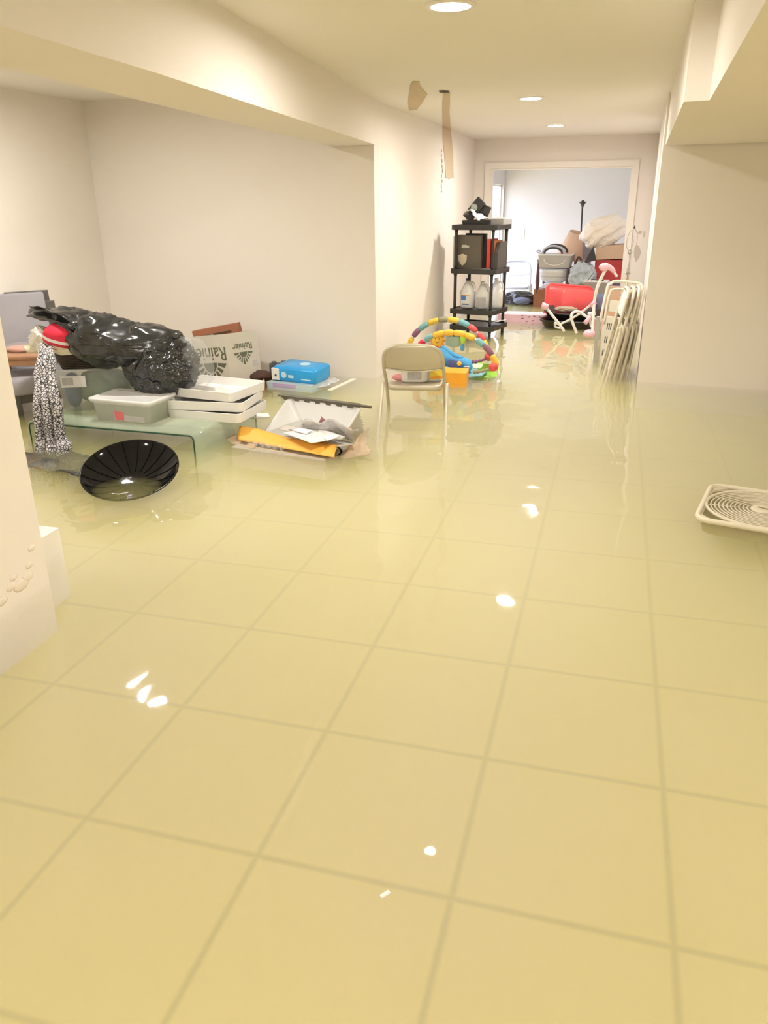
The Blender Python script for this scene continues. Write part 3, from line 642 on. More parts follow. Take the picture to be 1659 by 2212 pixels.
# scarf
m_sc = bpy.data.materials.new('black_white_print'); m_sc.use_nodes=True; nt=m_sc.node_tree; b=nt.nodes['Principled BSDF']; b.inputs['Roughness'].default_value=.9
tc=nt.nodes.new('ShaderNodeTexCoord'); vo=nt.nodes.new('ShaderNodeTexVoronoi'); vo.feature='DISTANCE_TO_EDGE'; vo.inputs['Scale'].default_value=58; nt.links.new(tc.outputs['Object'],vo.inputs['Vector'])
cr=nt.nodes.new('ShaderNodeValToRGB'); cr.color_ramp.interpolation='LINEAR'; e=cr.color_ramp.elements; e[0].position=.06; e[0].color=(.04,.04,.045,1); e[1].position=.16; e[1].color=(.66,.63,.64,1)
nt.links.new(vo.outputs['Distance'],cr.inputs[0]); nt.links.new(cr.outputs[0],b.inputs['Base Color'])
sp=catmull([at(103,742,4.42),at(101,770,4.24),at(98,810,4.16),at(103,860,4.06),at(108,905,4.03),at(112,945,4.03),at(116,960,3.98),Vector((-3.28,3.93,.12)),Vector((-3.22,3.84,.05))],8)
def sc_f(u,v):
    k=v*(len(sp)-1); i=min(int(k),len(sp)-2); p=sp[i].lerp(sp[i+1],k-i); w=.045+.16*min(1,v*1.35)**.8
    return (p.x+(u-.5)*w*1.15, p.y-.055*abs(math.sin(u*PI*3))**.7*(.5+.5*v)+.02*(u-.5), p.z+.006*math.sin(u*9))
tag(SHEET('patterned_scarf', sc_f, 36, 60, m_sc, None, .006, .012, 9, 3), 'black and white patterned scarf hanging from the basket down into the water', 'scarf')

# ================================================================== black bin bag and clear wrap
def bagpt(px,py,Y,r): return at(px,py,Y), r
st=[(72,674,4.62,.035,.05),(92,676,4.62,.050,.07),(120,678,4.60,.040,.10),(150,688,4.58,.068,.14),(168,704,4.57,.115,.16),(184,722,4.56,.165,.17),(212,733,4.55,.178,.19),(245,742,4.56,.165,.20),(280,744,4.58,.150,.19),(315,747,4.60,.145,.18),(350,752,4.62,.150,.17),(385,765,4.64,.12,.12),(405,762,4.64,.03,.04)]
bm=NB(); rings=[]
C=catmull([at(a,b_,c) for a,b_,c,d,e2 in st],6); RA=catmull([(d,e2,0) for a,b_,c,d,e2 in st],6)
for i,(p,rr_) in enumerate(zip(C,RA)):
    tdir=(C[min(i+1,len(C)-1)]-C[max(i-1,0)]).normalized(); side=Vector((0,1,0)); upv=side.cross(tdir)*-1; upv=tdir.cross(side)*-1
    if upv.z<0: upv=-upv
    ring=[]
    for k in range(40):
        a=2*PI*k/40; q=p+upv*(math.sin(a)*rr_.x)+side*(math.cos(a)*rr_.y)
        nn=noise.ridged_multi_fractal(Vector((q.x*5,q.y*7,q.z*11)),0.9,2.1,4,1.0,2.0)*.5-.55; q=q+(q-p).normalized()*nn*.06*min(1,i/8)
        ring.append(q)
    rings.append(ring)
loft(bm,rings,cap0=True)
b2=blob(at(350,790,4.62),(.25,.21,.23),.26,1.9,6,True,11,flatbottom=-.17)
for f in b2.faces: pass
tmp=bpy.data.meshes.new('t'); b2.to_mesh(tmp); b2.free(); bm.from_mesh(tmp); bpy.data.meshes.remove(tmp)
t = thing('garbage_bag', 'big crumpled black bin bag slumped over the basket, clear bin and white trays', 'bag', (0,0,0))
obj('bag_body', bm, m_bag, t, True)
# open lip of the bag: folded band hanging from the mouth
lp=catmull([at(66,672,4.5),at(85,674,4.46),at(112,680,4.44),at(140,692,4.42),at(160,710,4.41),at(176,728,4.40)],8)
def lip(u,v):
    k=u*(len(lp)-1); i=min(int(k),len(lp)-2); p=lp[i].lerp(lp[i+1],k-i); return (p.x-.01*v,p.y+.05*math.sin(v*PI)-.02,p.z+.035-.075*v*(1-.3*u))
SHEET('bag_lip', lip, 40, 10, m_bag, t, .004, .015, 9)
tag(obj('clear_wrap', blob(at(412,790,4.68),(.15,.12,.20),.30,1.6,5,True,15), m_clearbag, smooth=True), 'crumpled clear plastic wrap against the right side of the black bin bag', 'plastic wrap')

# ================================================================== clear lidded bin, white trays
t = thing('shoe_bin', 'low clear lidded bin with a red label on the front of the glass table', 'bin', (-2.93,4.37,TT+.003), math.radians(-4))
obj('bin_body', bin_mesh(.44,.28,.135,.90,rim=.008), mat('frosted_plastic',(0.88,0.88,0.85),.35,var=.02,alpha=.8), t, True)
obj('lid', LOFT([rr(.465,.305,.03,.132),rr(.475,.315,.035,.138),rr(.475,.315,.035,.152),rr(.44,.28,.03,.154),rr(.43,.27,.03,.148)]), m_clear2, t, True)
lb=obj('paper_insert', BX(-.06,.17,-.132,-.129,.015,.115), m_greyp, t); obj('red_label', BX(-.05,.015,-.1345,-.1325,.02,.075), mat('coral_label',(0.80,0.18,0.20),.5), lb)
tag(obj('packed_papers', BX(-.03,.17,-.10,.10,.008,.10,bev=.01), m_greyp, loc=(-2.93,4.375,TT+.005)), 'grey stack of papers seen through the wall of the low clear bin', 'papers')
def tray(loc, rz, label, w=.52, d=.40, h=.058):
    return tag(obj('white_tray', LOFT([rr(w,d,.03,0),rr(w+.012,d+.012,.03,h),rr(w-.006,d-.006,.025,h),rr(w-.014,d-.014,.025,.006)]), mat('white_foam_board',(0.86,0.84,0.80),.6,var=.01), smooth=False, loc=loc), label, 'tray', 'stacked white trays')
tr=[((-2.46,4.62,TT+.003),-2,'white tray at the bottom of the stack on the glass table'),((-2.48,4.64,TT+.063),5,'white tray in the middle of the stack on the glass table'),((-2.50,4.70,TT+.123),-9,'white tray on top of the stack beside the black bin bag')]
for l,rz,lab in tr: tray(l,rz,lab).rotation_euler=(0,0,math.radians(rz))
tag(obj('white_card', BX(-.075,.075,-.055,.055,-.003,.006), m_paper, loc=tuple(on(558,899,.004)+Vector((0,0,.0)))), 'small white card afloat at the right end of the glass table', 'card').rotation_euler=(0,0,.5)

# ================================================================== black basin and sunk black cloth
t = thing('black_basin', 'round glossy black basin afloat on its side, in front of the glass table', 'basin', tuple(on(280,1012,.07)), 0)
R0=.258; prof=[]
for k in range(13):
    a=k/12*1.05; prof.append((R0*math.sin(a)/math.sin(1.05)+.0004, -R0*.36*(math.cos(a)-math.cos(1.05))/(1-math.cos(1.05))))
Mb=Matrix.Rotation(math.radians(8),4,'Z')@Matrix.Rotation(math.radians(20),4,'X')@Matrix.Rotation(math.radians(4),4,'Y')
bm=NB(); lathe(bm, prof+[(R0+.006,.0),(R0+.006,-.006),(R0,-.008)]+[(r_-.0,z-.006) for r_,z in prof[::-1]], seg=64, M=Mb, cap=False); obj('basin_body', bm, m_basin, t, True)
bm=NB()
for k in range(18):
    a=2*PI*k/18; pts=[Mb@Vector((r_*math.cos(a)*.99,r_*math.sin(a)*.99,z+.001)) for r_,z in prof[3:]]; tube(bm,pts,.0022,seg=5)
obj('ribs', bm, mat('matt_black',(0.004,0.004,0.004),.9,spec=0.05), t, True)
def sunk(u,v):
    return (-3.38+.62*u, 3.62+.34*v+.05*math.sin(u*5), .198+.02*math.sin(u*4+v*3)*math.sin(v*PI)-.012*v)
tag(SHEET('sunken_cloth', sunk, 36, 20, mat('black_wet_cloth',(0.03,0.03,0.033),.5), None, .008, .03, 6, 4), 'black cloth sunk just under the water behind the floating black basin', 'cloth')

# ================================================================== printed carton and its neighbours
near=Vector((-2.90,5.72,0)); ux=Vector((-.93,.37,0)); vx=Vector((.37,.93,0)); wb,db,hb=.42,.34,.42
t = thing('printed_carton', 'pale carton with upside-down dark lettering leaning by the back wall', 'box', (near.x,near.y,.24), 0, rot=(math.radians(-5),math.radians(-7),0))
def bxf(a,b,z): return ux*a+vx*b+Vector((0,0,z))
bm=NB(); fr_=[bxf(0,0,0),bxf(wb,0,0),bxf(wb,db,0),bxf(0,db,0)]
loft(bm,[fr_,[p+Vector((0,0,hb)) for p in fr_],[p+Vector((0,0,hb))*1.0+(bxf(wb/2,db/2,0)-p)*.03 for p in fr_],[p+Vector((0,0,.02))+(bxf(wb/2,db/2,0)-p)*.03 for p in fr_]]); obj('carton_body', bm, m_boxw, t)
m_olv = mat('dark_olive_ink',(0.13,0.14,0.09),.6)
def face_text(body,size,origin,right,m,parent,name):   # lettering rotated by half a turn on a vertical face
    bm=text_bm(body,size); M=frame_m(origin,-Vector(right),Vector((0,0,-1)))
    for v in bm.verts: v.co=M@v.co
    return obj(name,bm,m,parent)
rl=(-ux); nl=rl.cross(Vector((0,0,1)))
face_text('Rainier',.155,bxf(.225,-.002,.275),rl,m_olv,t,'lettering')
face_text('Rainier',.075,bxf(-.002,.17,.31),vx,m_olv,t,'lettering')
def fan_logo(orig,right,s,parent):
    bm=NB(); up=Vector((0,0,-1)); R_=Vector(right)*-1; nrm=R_.cross(up).normalized()*.0012
    def P2(x,y): return orig+R_*x+up*y+nrm
    hub=[P2(.30*s*math.cos(a),.02*s+.30*s*math.sin(a)) for a in [PI*k/12 for k in range(13)]]; bm.faces.new([bm.verts.new(p) for p in hub])
    for k in range(9):
        a0=PI*(k+.18)/9; a1=PI*(k+.78)/9; lim=lambda a: .5*s/max(abs(math.cos(a))*.62+abs(math.sin(a))*.62,.01)
        q=[P2(.36*s*math.cos(a0),.36*s*math.sin(a0)),P2(lim(a0)*math.cos(a0),lim(a0)*math.sin(a0)),P2(lim(a1)*math.cos(a1),lim(a1)*math.sin(a1)),P2(.36*s*math.cos(a1),.36*s*math.sin(a1))]
        bm.faces.new([bm.verts.new(p) for p in q])
    return obj('fan_emblem',bm,m_olv,parent)
fan_logo(bxf(.225,0,.205),rl,.27,t); fan_logo(bxf(0,.17,.265),vx,.14,t)
Mf=frame_m(bxf(0,.06,.02),vx,Vector((0,0,1))); obj('symbol_print', BX(.20,.25,.12,.165,.0005,.0015,M=Mf), m_greyp, t); obj('fine_print', BX(.0,.12,.02,.028,.0005,.0015,M=Mf), m_greyp, t)
tag(obj('bin_board', BX(0,.44,-.03,.03,0,.25,M=rot_m((0,0,0),ry=math.radians(-11)),bev=.004), m_rust, loc=(-3.40,6.16,.36)), 'placeholder','board')
o=bpy.data.objects['bin_board']; o['label']='reddish brown drawer with a dark handle slot standing behind the printed carton'; o['category']='drawer'; o.name='wooden_drawer'
sl=obj('handle_slot', BX(.03,.37,-.034,-.029,.185,.20,M=rot_m((0,0,0),ry=math.radians(-11))), m_dark, o)
st_=obj('price_sticker', BX(.30,.345,-.035,-.031,.105,.13,M=rot_m((0,0,0),ry=math.radians(-11))), m_paper, o)
t=thing('soggy_carton', 'torn soggy brown cardboard carton in the water below the printed carton', 'box', (-2.98,5.80,W-.03), math.radians(20))
obj('carton_body', LOFT([rr(.62,.30,.03,0),rr(.60,.29,.03,.085),rr(.58,.27,.03,.085),rr(.57,.26,.03,.01)]), mat('wet_cardboard',(0.42,0.20,0.11),.8,var=.15,vscale=18), t)
SHEET('torn_flap', lambda u,v:(.02+.28*u,-.15-.05*v,.09-.06*v+.02*math.sin(u*14)), 20,6, MATS['wet_cardboard'], t, .004, .02, 9)
tag(obj('dark_cloth', blob((0,0,.02),(.14,.09,.045),.3,1.6,4,True,5), mat('dark_brown_cloth',(0.07,0.03,0.02),.7), smooth=True, loc=(-2.79,6.0,W+.04)), 'dark brown bundle lying at the right corner of the printed carton', 'cloth')

# ================================================================== blue pack and floating bits
t=thing('blue_pack', 'bright blue plastic-wrapped pack with a white end floating by the back wall', 'pack', (-2.42,6.05,W+.045), math.radians(-9), rot=(math.radians(3),math.radians(2),math.radians(-9)))
obj('pack_body', LOFT([rr(.38,.26,.03,0),rr(.40,.28,.03,.015),rr(.40,.28,.03,.10),rr(.38,.26,.03,.115),rr(.2,.12,.03,.118)]), m_blk_b, t, True)
lb_=None; e1=obj('white_end', BX(-.206,-.135,-.146,-.10,.005,.10,bev=.004), m_paper, t); obj('dot', LATHE([(.010,0),(.010,.002),(.001,.0025)],seg=10,M=rot_m((-.165,-.147,.045),rx=PI/2)), m_ink, e1)
m_pb=mat('pale_blue_print',(0.50,0.74,0.90),.5)
obj('oval_print', LATHE([(.045,0),(.045,.002),(.001,.003)],seg=20,M=rot_m((.02,.02,.1175))), m_pb, t)
obj('round_print', LATHE([(.026,0),(.026,.002),(.001,.002)],seg=16,M=rot_m((-.09,-.142,.055),rx=PI/2)), m_pb, t)
obj('band_print', BX(-.05,.0,-.1425,-.1405,.035,.06), m_pb, t); obj('band_print', BX(.07,.16,-.1425,-.1405,.03,.04), m_pb, t)
t=thing('flat_box', 'flat purple and white box floating under the blue pack', 'box', (-2.44,6.02,W-.025), math.radians(-8))
obj('box_body', BX(-.22,.20,-.15,.15,0,.062,bev=.004), mat('teal_white_box',(0.50,0.62,0.66),.6), t); obj('lilac_band', BX(-.16,.05,-.1535,-.1505,.028,.055), mat('lilac_print',(0.48,0.36,0.62),.6), t)
t=thing('foam_block', 'dark grey ridged foam block lying behind the left end of the blue pack', 'foam', (-2.64,6.14,W+.03), math.radians(28))
obj('foam_body', BX(-.10,.16,-.04,.04,0,.115,bev=.006), mat('dark_grey_foam',(0.10,0.10,0.11),.8), t)
bm=NB()
for k in range(3): bx(bm,-.08+.08*k,-.04+.08*k,-.035,.035,.113,.130,bev=.004)
obj('foam_ridge', bm, MATS['dark_grey_foam'], t)
p0=on(717,842,.004); p1=on(770,818,.004)
tag(slab('white_strip', p0, p1, p0+Vector((-.035,.005,0)), .008, mat('cream_plastic_strip',(0.90,0.88,0.74),.5)), 'long thin cream strip floating in front of the pillar wall', 'strip')
for (x,y,rz,lab,sz) in ((697,834,.2,'white paper scrap with raised edge floating right of the blue pack',.13),(716,826,.9,'second white paper scrap floating beside the cream strip',.10)):
    c=on(x,y,.0); o=SHEET('paper_scrap', lambda u,v:(-sz/2+sz*u,-sz/2+sz*v,.006+.035*max(0,u-.45)), 8,8, m_paper, None,.002,.008,12); o.location=c; o.rotation_euler=(0,0,rz); tag(o,lab,'paper','floating white paper scraps')

# ================================================================== floating white file box with papers
t=thing('file_box', 'white ribbed plastic file box afloat on its back with a grey comb rail', 'box', (-1.80,4.78,W-.09), math.radians(-14), rot=(math.radians(30),math.radians(0),math.radians(-13)))
obj('box_body', bin_mesh(.56,.34,.20,.94,rim=.01,t=.006,r=.03), m_clear2, t, True)
bm=NB()
for k in range(7): bx(bm,-.26+.0,.26,.171,.176,.03+k*.024,.04+k*.024)
obj('rib', bm, m_clear2, t)
M=rot_m((-.35,.17,.205))
bm=NB(); bx(bm,.02,.64,-.008,.008,0,.022,M=M); bx(bm,-.01,.03,-.006,.006,.006,.018,M=M); bx(bm,.62,.72,-.006,.006,.002,.016,M=M)
for k in range(7): bx(bm,.03+k*.085,.07+k*.085,-.009,.009,-.016,.001,M=M)
obj('comb_rail', bm, mat('grey_olive_rail',(0.17,0.15,0.11),.5), t)
def flat_paper(name,lab,pts,Y0,m,amp=.008,th=.002,cat='paper',grp=None):
    a,b_,c_,d=[Vector(p) for p in pts]
    o=SHEET(name, lambda u,v:(a.lerp(b_,u)).lerp(d.lerp(c_,u),v), 14,8, m, None, th, amp, 8, random.random()*9); return tag(o,lab,cat,grp)
z=.30
def on2(x,y,z): return on(x,y,z-W)
flat_paper('envelope','white mailer with address lines on top of the papers in the file box',[on2(610,934,.30),on2(672,956,.30),on2(745,944,.31),on2(690,924,.31)],0,m_paper,.006,.004,'envelope','loose papers in the file box')
flat_paper('letter_sheet','bright white letter lying over the right side of the white mailer',[on2(698,944,.315),on2(706,952,.315),on2(738,941,.32),on2(722,938,.32)],0,mat('bright_paper',(0.95,0.94,0.92),.7),.003,.003,'letter','loose papers in the file box')
flat_paper('letter_sheet','bright white letter lying over the left side of the white mailer',[on2(630,929,.315),on2(662,937,.315),on2(675,929,.32),on2(650,925,.32)],0,MATS['bright_paper'],.003,.003,'letter','loose papers in the file box')
flat_paper('newspaper','crumpled grey printed papers heaped at the back of the file box',[on2(628,932,.28),on2(770,940,.28),on2(772,925,.37),on2(655,905,.36)],0,m_greyp,.04,.004,'papers','loose papers in the file box')
flat_paper('newspaper','torn grey sheet sticking up in the left back of the file box',[on2(650,925,.30),on2(690,925,.30),on2(700,912,.38),on2(662,908,.37)],0,mat('pale_grey_paper',(0.60,0.58,0.55),.8),.03,.003,'papers','loose papers in the file box')
flat_paper('pink_paper','small pink paper peak in the back of the file box',[on2(690,912,.34),on2(708,916,.34),on2(700,902,.40),on2(695,897,.41)],0,mat('dusty_pink_paper',(0.70,0.36,0.38),.8),.008,.003,'paper')
flat_paper('rust_paper','rust coloured paper edge at the right of the papers in the file box',[on2(722,925,.32),on2(760,930,.32),on2(760,924,.335),on2(728,920,.335)],0,mat('rust_paper_m',(0.70,0.36,0.22),.8),.005,.003,'paper')
t=thing('grey_folder', 'pale grey folder with dark letters between the orange folder and the papers', 'folder', (0,0,0))
fo=SHEET('folder_leaf', lambda u,v:on2(600,925,.26).lerp(on2(728,966,.26),u).lerp(on2(620,918,.25).lerp(on2(768,958,.25),u),v), 14,8, mat('pale_folder',(0.60,0.55,0.50),.8), t, .003, .004, 8)
bm=text_bm('C H R I M',.034); M=frame_m(on2(690,955,.277), -(on2(728,966,.26)-on2(640,938,.26)), -(on2(620,918,.25)-on2(600,925,.26)))
for v in bm.verts: v.co=M@v.co
obj('lettering', bm, m_ink, t)
t=thing('orange_folder', 'long amber orange folder afloat in front of the white file box', 'folder', (0,0,0))
a,b_,c_,d=on(516,951,.01),on(722,988,.01),at(730,964,4.30),at(518,921,4.50)
SHEET('folder_cover', lambda u,v:(a.lerp(b_,u)).lerp(d.lerp(c_,u),v)+Vector((0,-.015*math.sin(v*PI),.008*math.sin(u*9)*v)), 30,6, m_amber, t, .004, .004, 8)
SHEET('crinkled_wrap', lambda u,v:(a.lerp(b_,.12+.42*u))+Vector((.0,-.03-.03*v,.016+.012*math.sin(u*40))), 40,4, m_clearbag, t, .003, .012, 30)
SHEET('curled_corner', lambda u,v:(at(724+6*u,985-20*v,4.27+.05*math.sin(u*PI)))+Vector((.03*math.sin(v*3),0,0)), 8,8, m_dgrey, t, .004, .004, 8)
tag(obj('sunken_box', BX(-.34,.33,-.13,.10,-.14,-.012,bev=.006), mat('pale_wet_carton',(0.52,0.46,0.38),.8,var=.08), loc=(-1.86,4.36,W)), 'pale carton sunk just under the orange folder', 'box').rotation_euler=(0,0,math.radians(-10))
tag(SHEET('brown_bag', lambda u,v:on(735+60*u,985-50*u*v-8*v,-.03+.05*math.sin(u*4)*v), 20,12, m_card, None, .004, .03, 8), 'torn brown paper bag floating at the right of the orange folder', 'paper bag')
flat_paper('brown_paper','brown soaked paper floating at the left end of the orange folder',[on(488,950,-.02),on(545,975,-.02),on(560,955,.01),on(505,935,.01)],0,m_card,.02,.003,'paper')

# ================================================================== floating box fan
t=thing('box_fan', 'cream plastic box fan lying flat just under the water at the right edge', 'fan', (.80,3.95,W-.012), math.radians(-13))
m_fan=mat('cream_fan_plastic',(0.80,0.72,0.56),.45,var=.02); m_fang=mat('grey_fan_grille',(0.26,0.21,0.12),.6,var=.03)
S=.27
pts=[p for p in rr(2*S,2*S,.06,0)]
obj('housing', TUBE([(p.x,p.y,0) for p in pts],.014,closed=True), m_fan, t, True)
obj('grille_ring', TUBE([(math.cos(a)*(S-.012),math.sin(a)*(S-.012),.001) for a in [2*PI*k/64 for k in range(64)]],.008,closed=True), m_fan, t, True)
for k in range(10):
    rr_=.070+k*.0185; obj('grille_wire', TUBE([(math.cos(a)*rr_,math.sin(a)*rr_,0) for a in [2*PI*q/56 for q in range(56)]],.0036,closed=True,seg=6), m_fan, t, True)
bm=NB()
for k in range(12): a=2*PI*k/12; tube(bm,[(math.cos(a)*.06,math.sin(a)*.06,-.003),(math.cos(a+.12)*(S-.02),math.sin(a+.12)*(S-.02),-.003)],.0028,seg=5)
obj('radial_wire', bm, m_fan, t, True)
bm=NB()
for sx in (-1,1):
    for sy in (-1,1):
        for k in range(6): q=.02+.012*k; tube(bm,[(sx*(S-q),sy*(S-.015),-.003),(sx*(S-.015),sy*(S-q),-.003)],.0028,seg=4)
obj('corner_slats', bm, m_fan, t)
obj('hub', LATHE([(.055,-.004),(.055,.004),(.04,.008),(.001,.009)],seg=28), m_fan, t, True); 
obj('hub_badge', BX(-.024,.024,-.006,.006,.009,.0105,M=Matrix.Rotation(-.3,4,'Z')), m_fang, t)
obj('backing', LOFT([rr(2*S-.05,2*S-.05,.06,-.075),rr(2*S-.03,2*S-.03,.06,-.02),rr(2*S-.04,2*S-.04,.05,-.02),rr(2*S-.06,2*S-.06,.05,-.07)]), m_fang, t)
for k in range(5):
    a=2*PI*k/5; obj('blade', LOFT([[Vector((math.cos(a+b0)*r1,math.sin(a+b0)*r1,z0)) for r1,b0,z0 in ((.05,-.25,-.03),(.22,-.5,-.02),(.23,.35,-.06),(.05,.35,-.055))],[Vector((math.cos(a+b0)*r1,math.sin(a+b0)*r1,z0-.003)) for r1,b0,z0 in ((.05,-.25,-.03),(.22,-.5,-.02),(.23,.35,-.06),(.05,.35,-.055))]]), m_fang, t)
# ================================================================== folded chairs leaning at the hall wall
def folded_chair(name,label,loc,rz,lean,m,group):
    t=thing(name,label,'chair',loc,group=group,rot=(0,lean,rz))     # local: width along y, height z, thin along x
    obj('back_frame', TUBE([(0,-.215,0),(0,-.215,.80),(0,-.19,.90),(0,-.12,.945),(0,.12,.945),(0,.19,.90),(0,.215,.80),(0,.215,0)],.0125,smooth=4), m, t, True)
    obj('leg_frame', TUBE([(.028,-.235,.02),(.030,-.235,.55),(.012,-.225,.66)],.0115,smooth=3), m, t, True)
    obj('leg_frame', TUBE([(.028,.235,.02),(.030,.235,.55),(.012,.225,.66)],.0115,smooth=3), m, t, True)
    obj('cross_bar', TUBE([(.028,-.235,.10),(.028,.235,.10)],.008), m, t, True)
    obj('seat', LOFT([[Vector((x,p.x,p.y+.47)) for p in rr(.38,.38,.05,0)] for x in (.030,.046)]), m, t)
    obj('backrest', LOFT([[Vector((x,p.x,p.y+.83)) for p in rr(.40,.19,.08,0)] for x in (-.006,.004)]), m, t)
    return t
st0=None
data=[(-.075,7.06,'beige folded chair leaning at the front left of the stack by the hall wall'),(-.01,7.10,'second beige folded chair in the leaning stack, from the left'),(.055,7.15,'third beige folded chair in the leaning stack, from the left'),(.115,7.21,'fourth beige folded chair, closest to the hall wall in the leaning stack')]
for k,(x,y,lab) in enumerate(data):
    lean=math.radians((11.0,10.0,8.6,6.4)[k]); 
    if k==0: st0=folded_chair('folded_chair',lab,(x,y,.0),math.radians(4),lean,m_beige2,'folded chairs leaning in the hall')
    else: dup(st0,(x,y,.0),(0,lean,math.radians(4-k)),lab)
# pale slatted chair facing the camera behind them
t=thing('slatted_chair','pale folded plastic chair with black slots standing behind the beige folded chairs','chair',(.02,7.62,0),rot=(math.radians(-4),math.radians(5.5),math.radians(6)))
obj('frame', TUBE([(-.17,0,0),(-.16,0,.80),(-.13,0,.90),(-.08,0,.93),(.10,0,.93),(.15,0,.90),(.17,0,.80),(.16,0,0)],.013,smooth=4), m_tubew if False else mat('ivory_plastic',(0.80,0.75,0.64),.45), t, True)
obj('inner_frame', TUBE([(-.13,-.02,.55),(-.13,-.02,.80),(-.09,-.02,.86),(.10,-.02,.86),(.13,-.02,.80),(.13,-.02,.55)],.010,smooth=4), MATS['ivory_plastic'], t, True)
obj('back_panel', BX(-.13,.13,-.012,-.002,.66,.76,bev=.004), MATS['ivory_plastic'], t)
sp_=obj('seat_panel', BX(-.14,.14,-.020,-.008,.14,.62,bev=.006), MATS['ivory_plastic'], t)
bm=NB()
for z0 in (.50,.38,.26):
    for k in range(5): bx(bm,-.10+.016*k,-.092+.016*k,-.0215,-.0195,z0,z0+.055)
for k in range(3): bx(bm,.02+.03*k,.035+.03*k,-.0215,-.0195,.56,.60)
obj('slots', bm, m_ink, sp_)
tag(slab('narrow_panel', (-.12,7.55,.10),(-.085,7.56,.10),(-.105,7.60,.62),.01, mat('grey_panel',(0.45,0.44,0.38),.6)),'narrow grey board standing left of the slatted chair','board')
# tall cardboard sheet
tag(obj('cardboard_panel', BX(-.075,.06,-.01,.01,0,.62,bev=.002), mat('tan_cardboard',(0.66,0.43,0.31),.85), loc=(-.01,8.55,.18)),'tall tan cardboard panel standing upright left of the slatted chair','cardboard')
bpy.data.objects['cardboard_panel'].rotation_euler=(0,math.radians(2),math.radians(8))
# table lamp without shade (harp)
t=thing('table_lamp','bare brass lamp with an empty wire harp standing behind the slatted chair','lamp',tuple(at(1352,690,8.3))[:2]+(.0,),rot=(0,math.radians(1.5),0))
lx=t.location.copy(); zt_=lambda px,py:(at(px,py,8.3)-lx)
obj('stem', TUBE([Vector((0,0,.1)),zt_(1348,628),zt_(1350,600)],.014,seg=10), m_brass, t, True)
obj('upper_stem', TUBE([zt_(1350,600),zt_(1354,545)],.006,seg=8), mat('pewter',(0.45,0.42,0.38),.3,.7), t, True)
c=zt_(1350,588); obj('finial_spindle', LATHE([(.004,-.03),(.016,-.02),(.008,-.01),(.022,0),(.008,.012),(.014,.025),(.005,.04),(.009,.05),(.002,.06)],seg=14,M=rot_m(c)), MATS['pewter'], t, True)
obj('cross_arm', TUBE([c+Vector((-.03,0,-.01)),c+Vector((.03,0,-.012))],.004), MATS['pewter'], t, True)
c=zt_(1354,545); obj('socket', LATHE([(.008,-.02),(.020,-.01),(.022,.0),(.014,.012),(.010,.03)],seg=14,M=rot_m(c)), MATS['pewter'], t, True)
obj('harp', TUBE([c,c+Vector((-.035,0,.04)),c+Vector((-.042,0,.11)),c+Vector((-.025,0,.18)),c+Vector((.01,0,.215)),c+Vector((.04,0,.18)),c+Vector((.052,0,.11)),c+Vector((.04,0,.04)),c],.0028,smooth=5), MATS['pewter'], t, True)
obj('bulb_filament', TUBE([c+Vector((.01,0,.04)),c+Vector((.02,0,.10)),c+Vector((.01,0,.13)),c+Vector((.025,0,.15))],.002,smooth=4), MATS['pewter'], t, True)
obj('finial', LATHE([(.002,0),(.008,.004),(.010,.010),(.004,.016),(.006,.022),(.001,.03)],seg=10,M=rot_m(c+Vector((.012,0,.215)))), m_ink, t, True)
obj('lamp_foot', LATHE([(.09,0),(.09,.015),(.03,.04),(.014,.10)],seg=24), m_brass, t, True)

# ================================================================== baby swing frame
t=thing('baby_swing','white tubular baby swing frame with pale pink joints lying in the hall','baby swing',(0,0,0))
YS=9.0
def sw(px,py,Y=YS): return at(px,py,Y)
obj('main_tube', TUBE([sw(1308,583),sw(1298,602),sw(1289,625),sw(1284,650),sw(1282,680,8.95),sw(1280,710,8.9),sw(1279,730,8.85)],.017,smooth=6,seg=10), m_tubew, t, True)
obj('left_tube', TUBE([sw(1180,664,9.1),sw(1192,680,9.1),sw(1208,700,9.1),sw(1219,716,9.1)],.015,smooth=5), m_tubew, t, True)
obj('loop_tube', TUBE([sw(1246,720,9.0),sw(1238,700),sw(1234,683),sw(1240,674,9.05),sw(1252,674,9.1),sw(1264,682,9.1),sw(1273,688,9.1),sw(1277,705,9.0)],.015,smooth=6), m_tubew, t, True)
obj('cross_tube', TUBE([sw(1280,655),sw(1262,670,9.15),sw(1240,685,9.2),sw(1215,698,9.25),sw(1204,700,9.25),sw(1199,697,9.25),sw(1200,706,9.25),sw(1212,709,9.2)],.012,smooth=6), m_tubew, t, True)
obj('motor_head', blob(sw(1306,577),(.058,.05,.045),.06,1.0,3,False,2), m_pink, t, True)
obj('motor_arm', TUBE([sw(1308,575),sw(1320,580),sw(1327,588)],lambda u:.036-.016*u,smooth=4), m_pink, t, True)
obj('swing_arm', TUBE([sw(1325,585),sw(1333,598)],.014), m_tubew, t, True)
obj('joint', TUBE([sw(1276,662),sw(1286,652)],.026,seg=10), m_pink, t, True)
obj('joint', TUBE([sw(1170,660,9.1),sw(1184,664,9.1)],lambda u:.040-.008*u,seg=12), m_pink, t, True)
obj('joint', TUBE([sw(1276,684),sw(1264,698,8.95)],.026,seg=10), m_pink, t, True)
obj('joint', LATHE([(.03,0),(.045,.012),(.045,.03),(.03,.04)],seg=14,M=rot_m(sw(1278,682,9.05))), m_whitepl, t, True)
obj('foot_pad', blob(sw(1274,721,8.85),(.068,.06,.045),.1,1.0,3,False,4), m_pink, t, True)
obj('seat_pad', blob(sw(1292,700,9.1),(.066,.03,.085),.06,1.0,3,False,6), m_pink, t, True)
obj('strap', TUBE([sw(1280,718,8.9),sw(1288,722,8.9),sw(1296,722,8.9)],.006,smooth=3), m_pink, t, True)

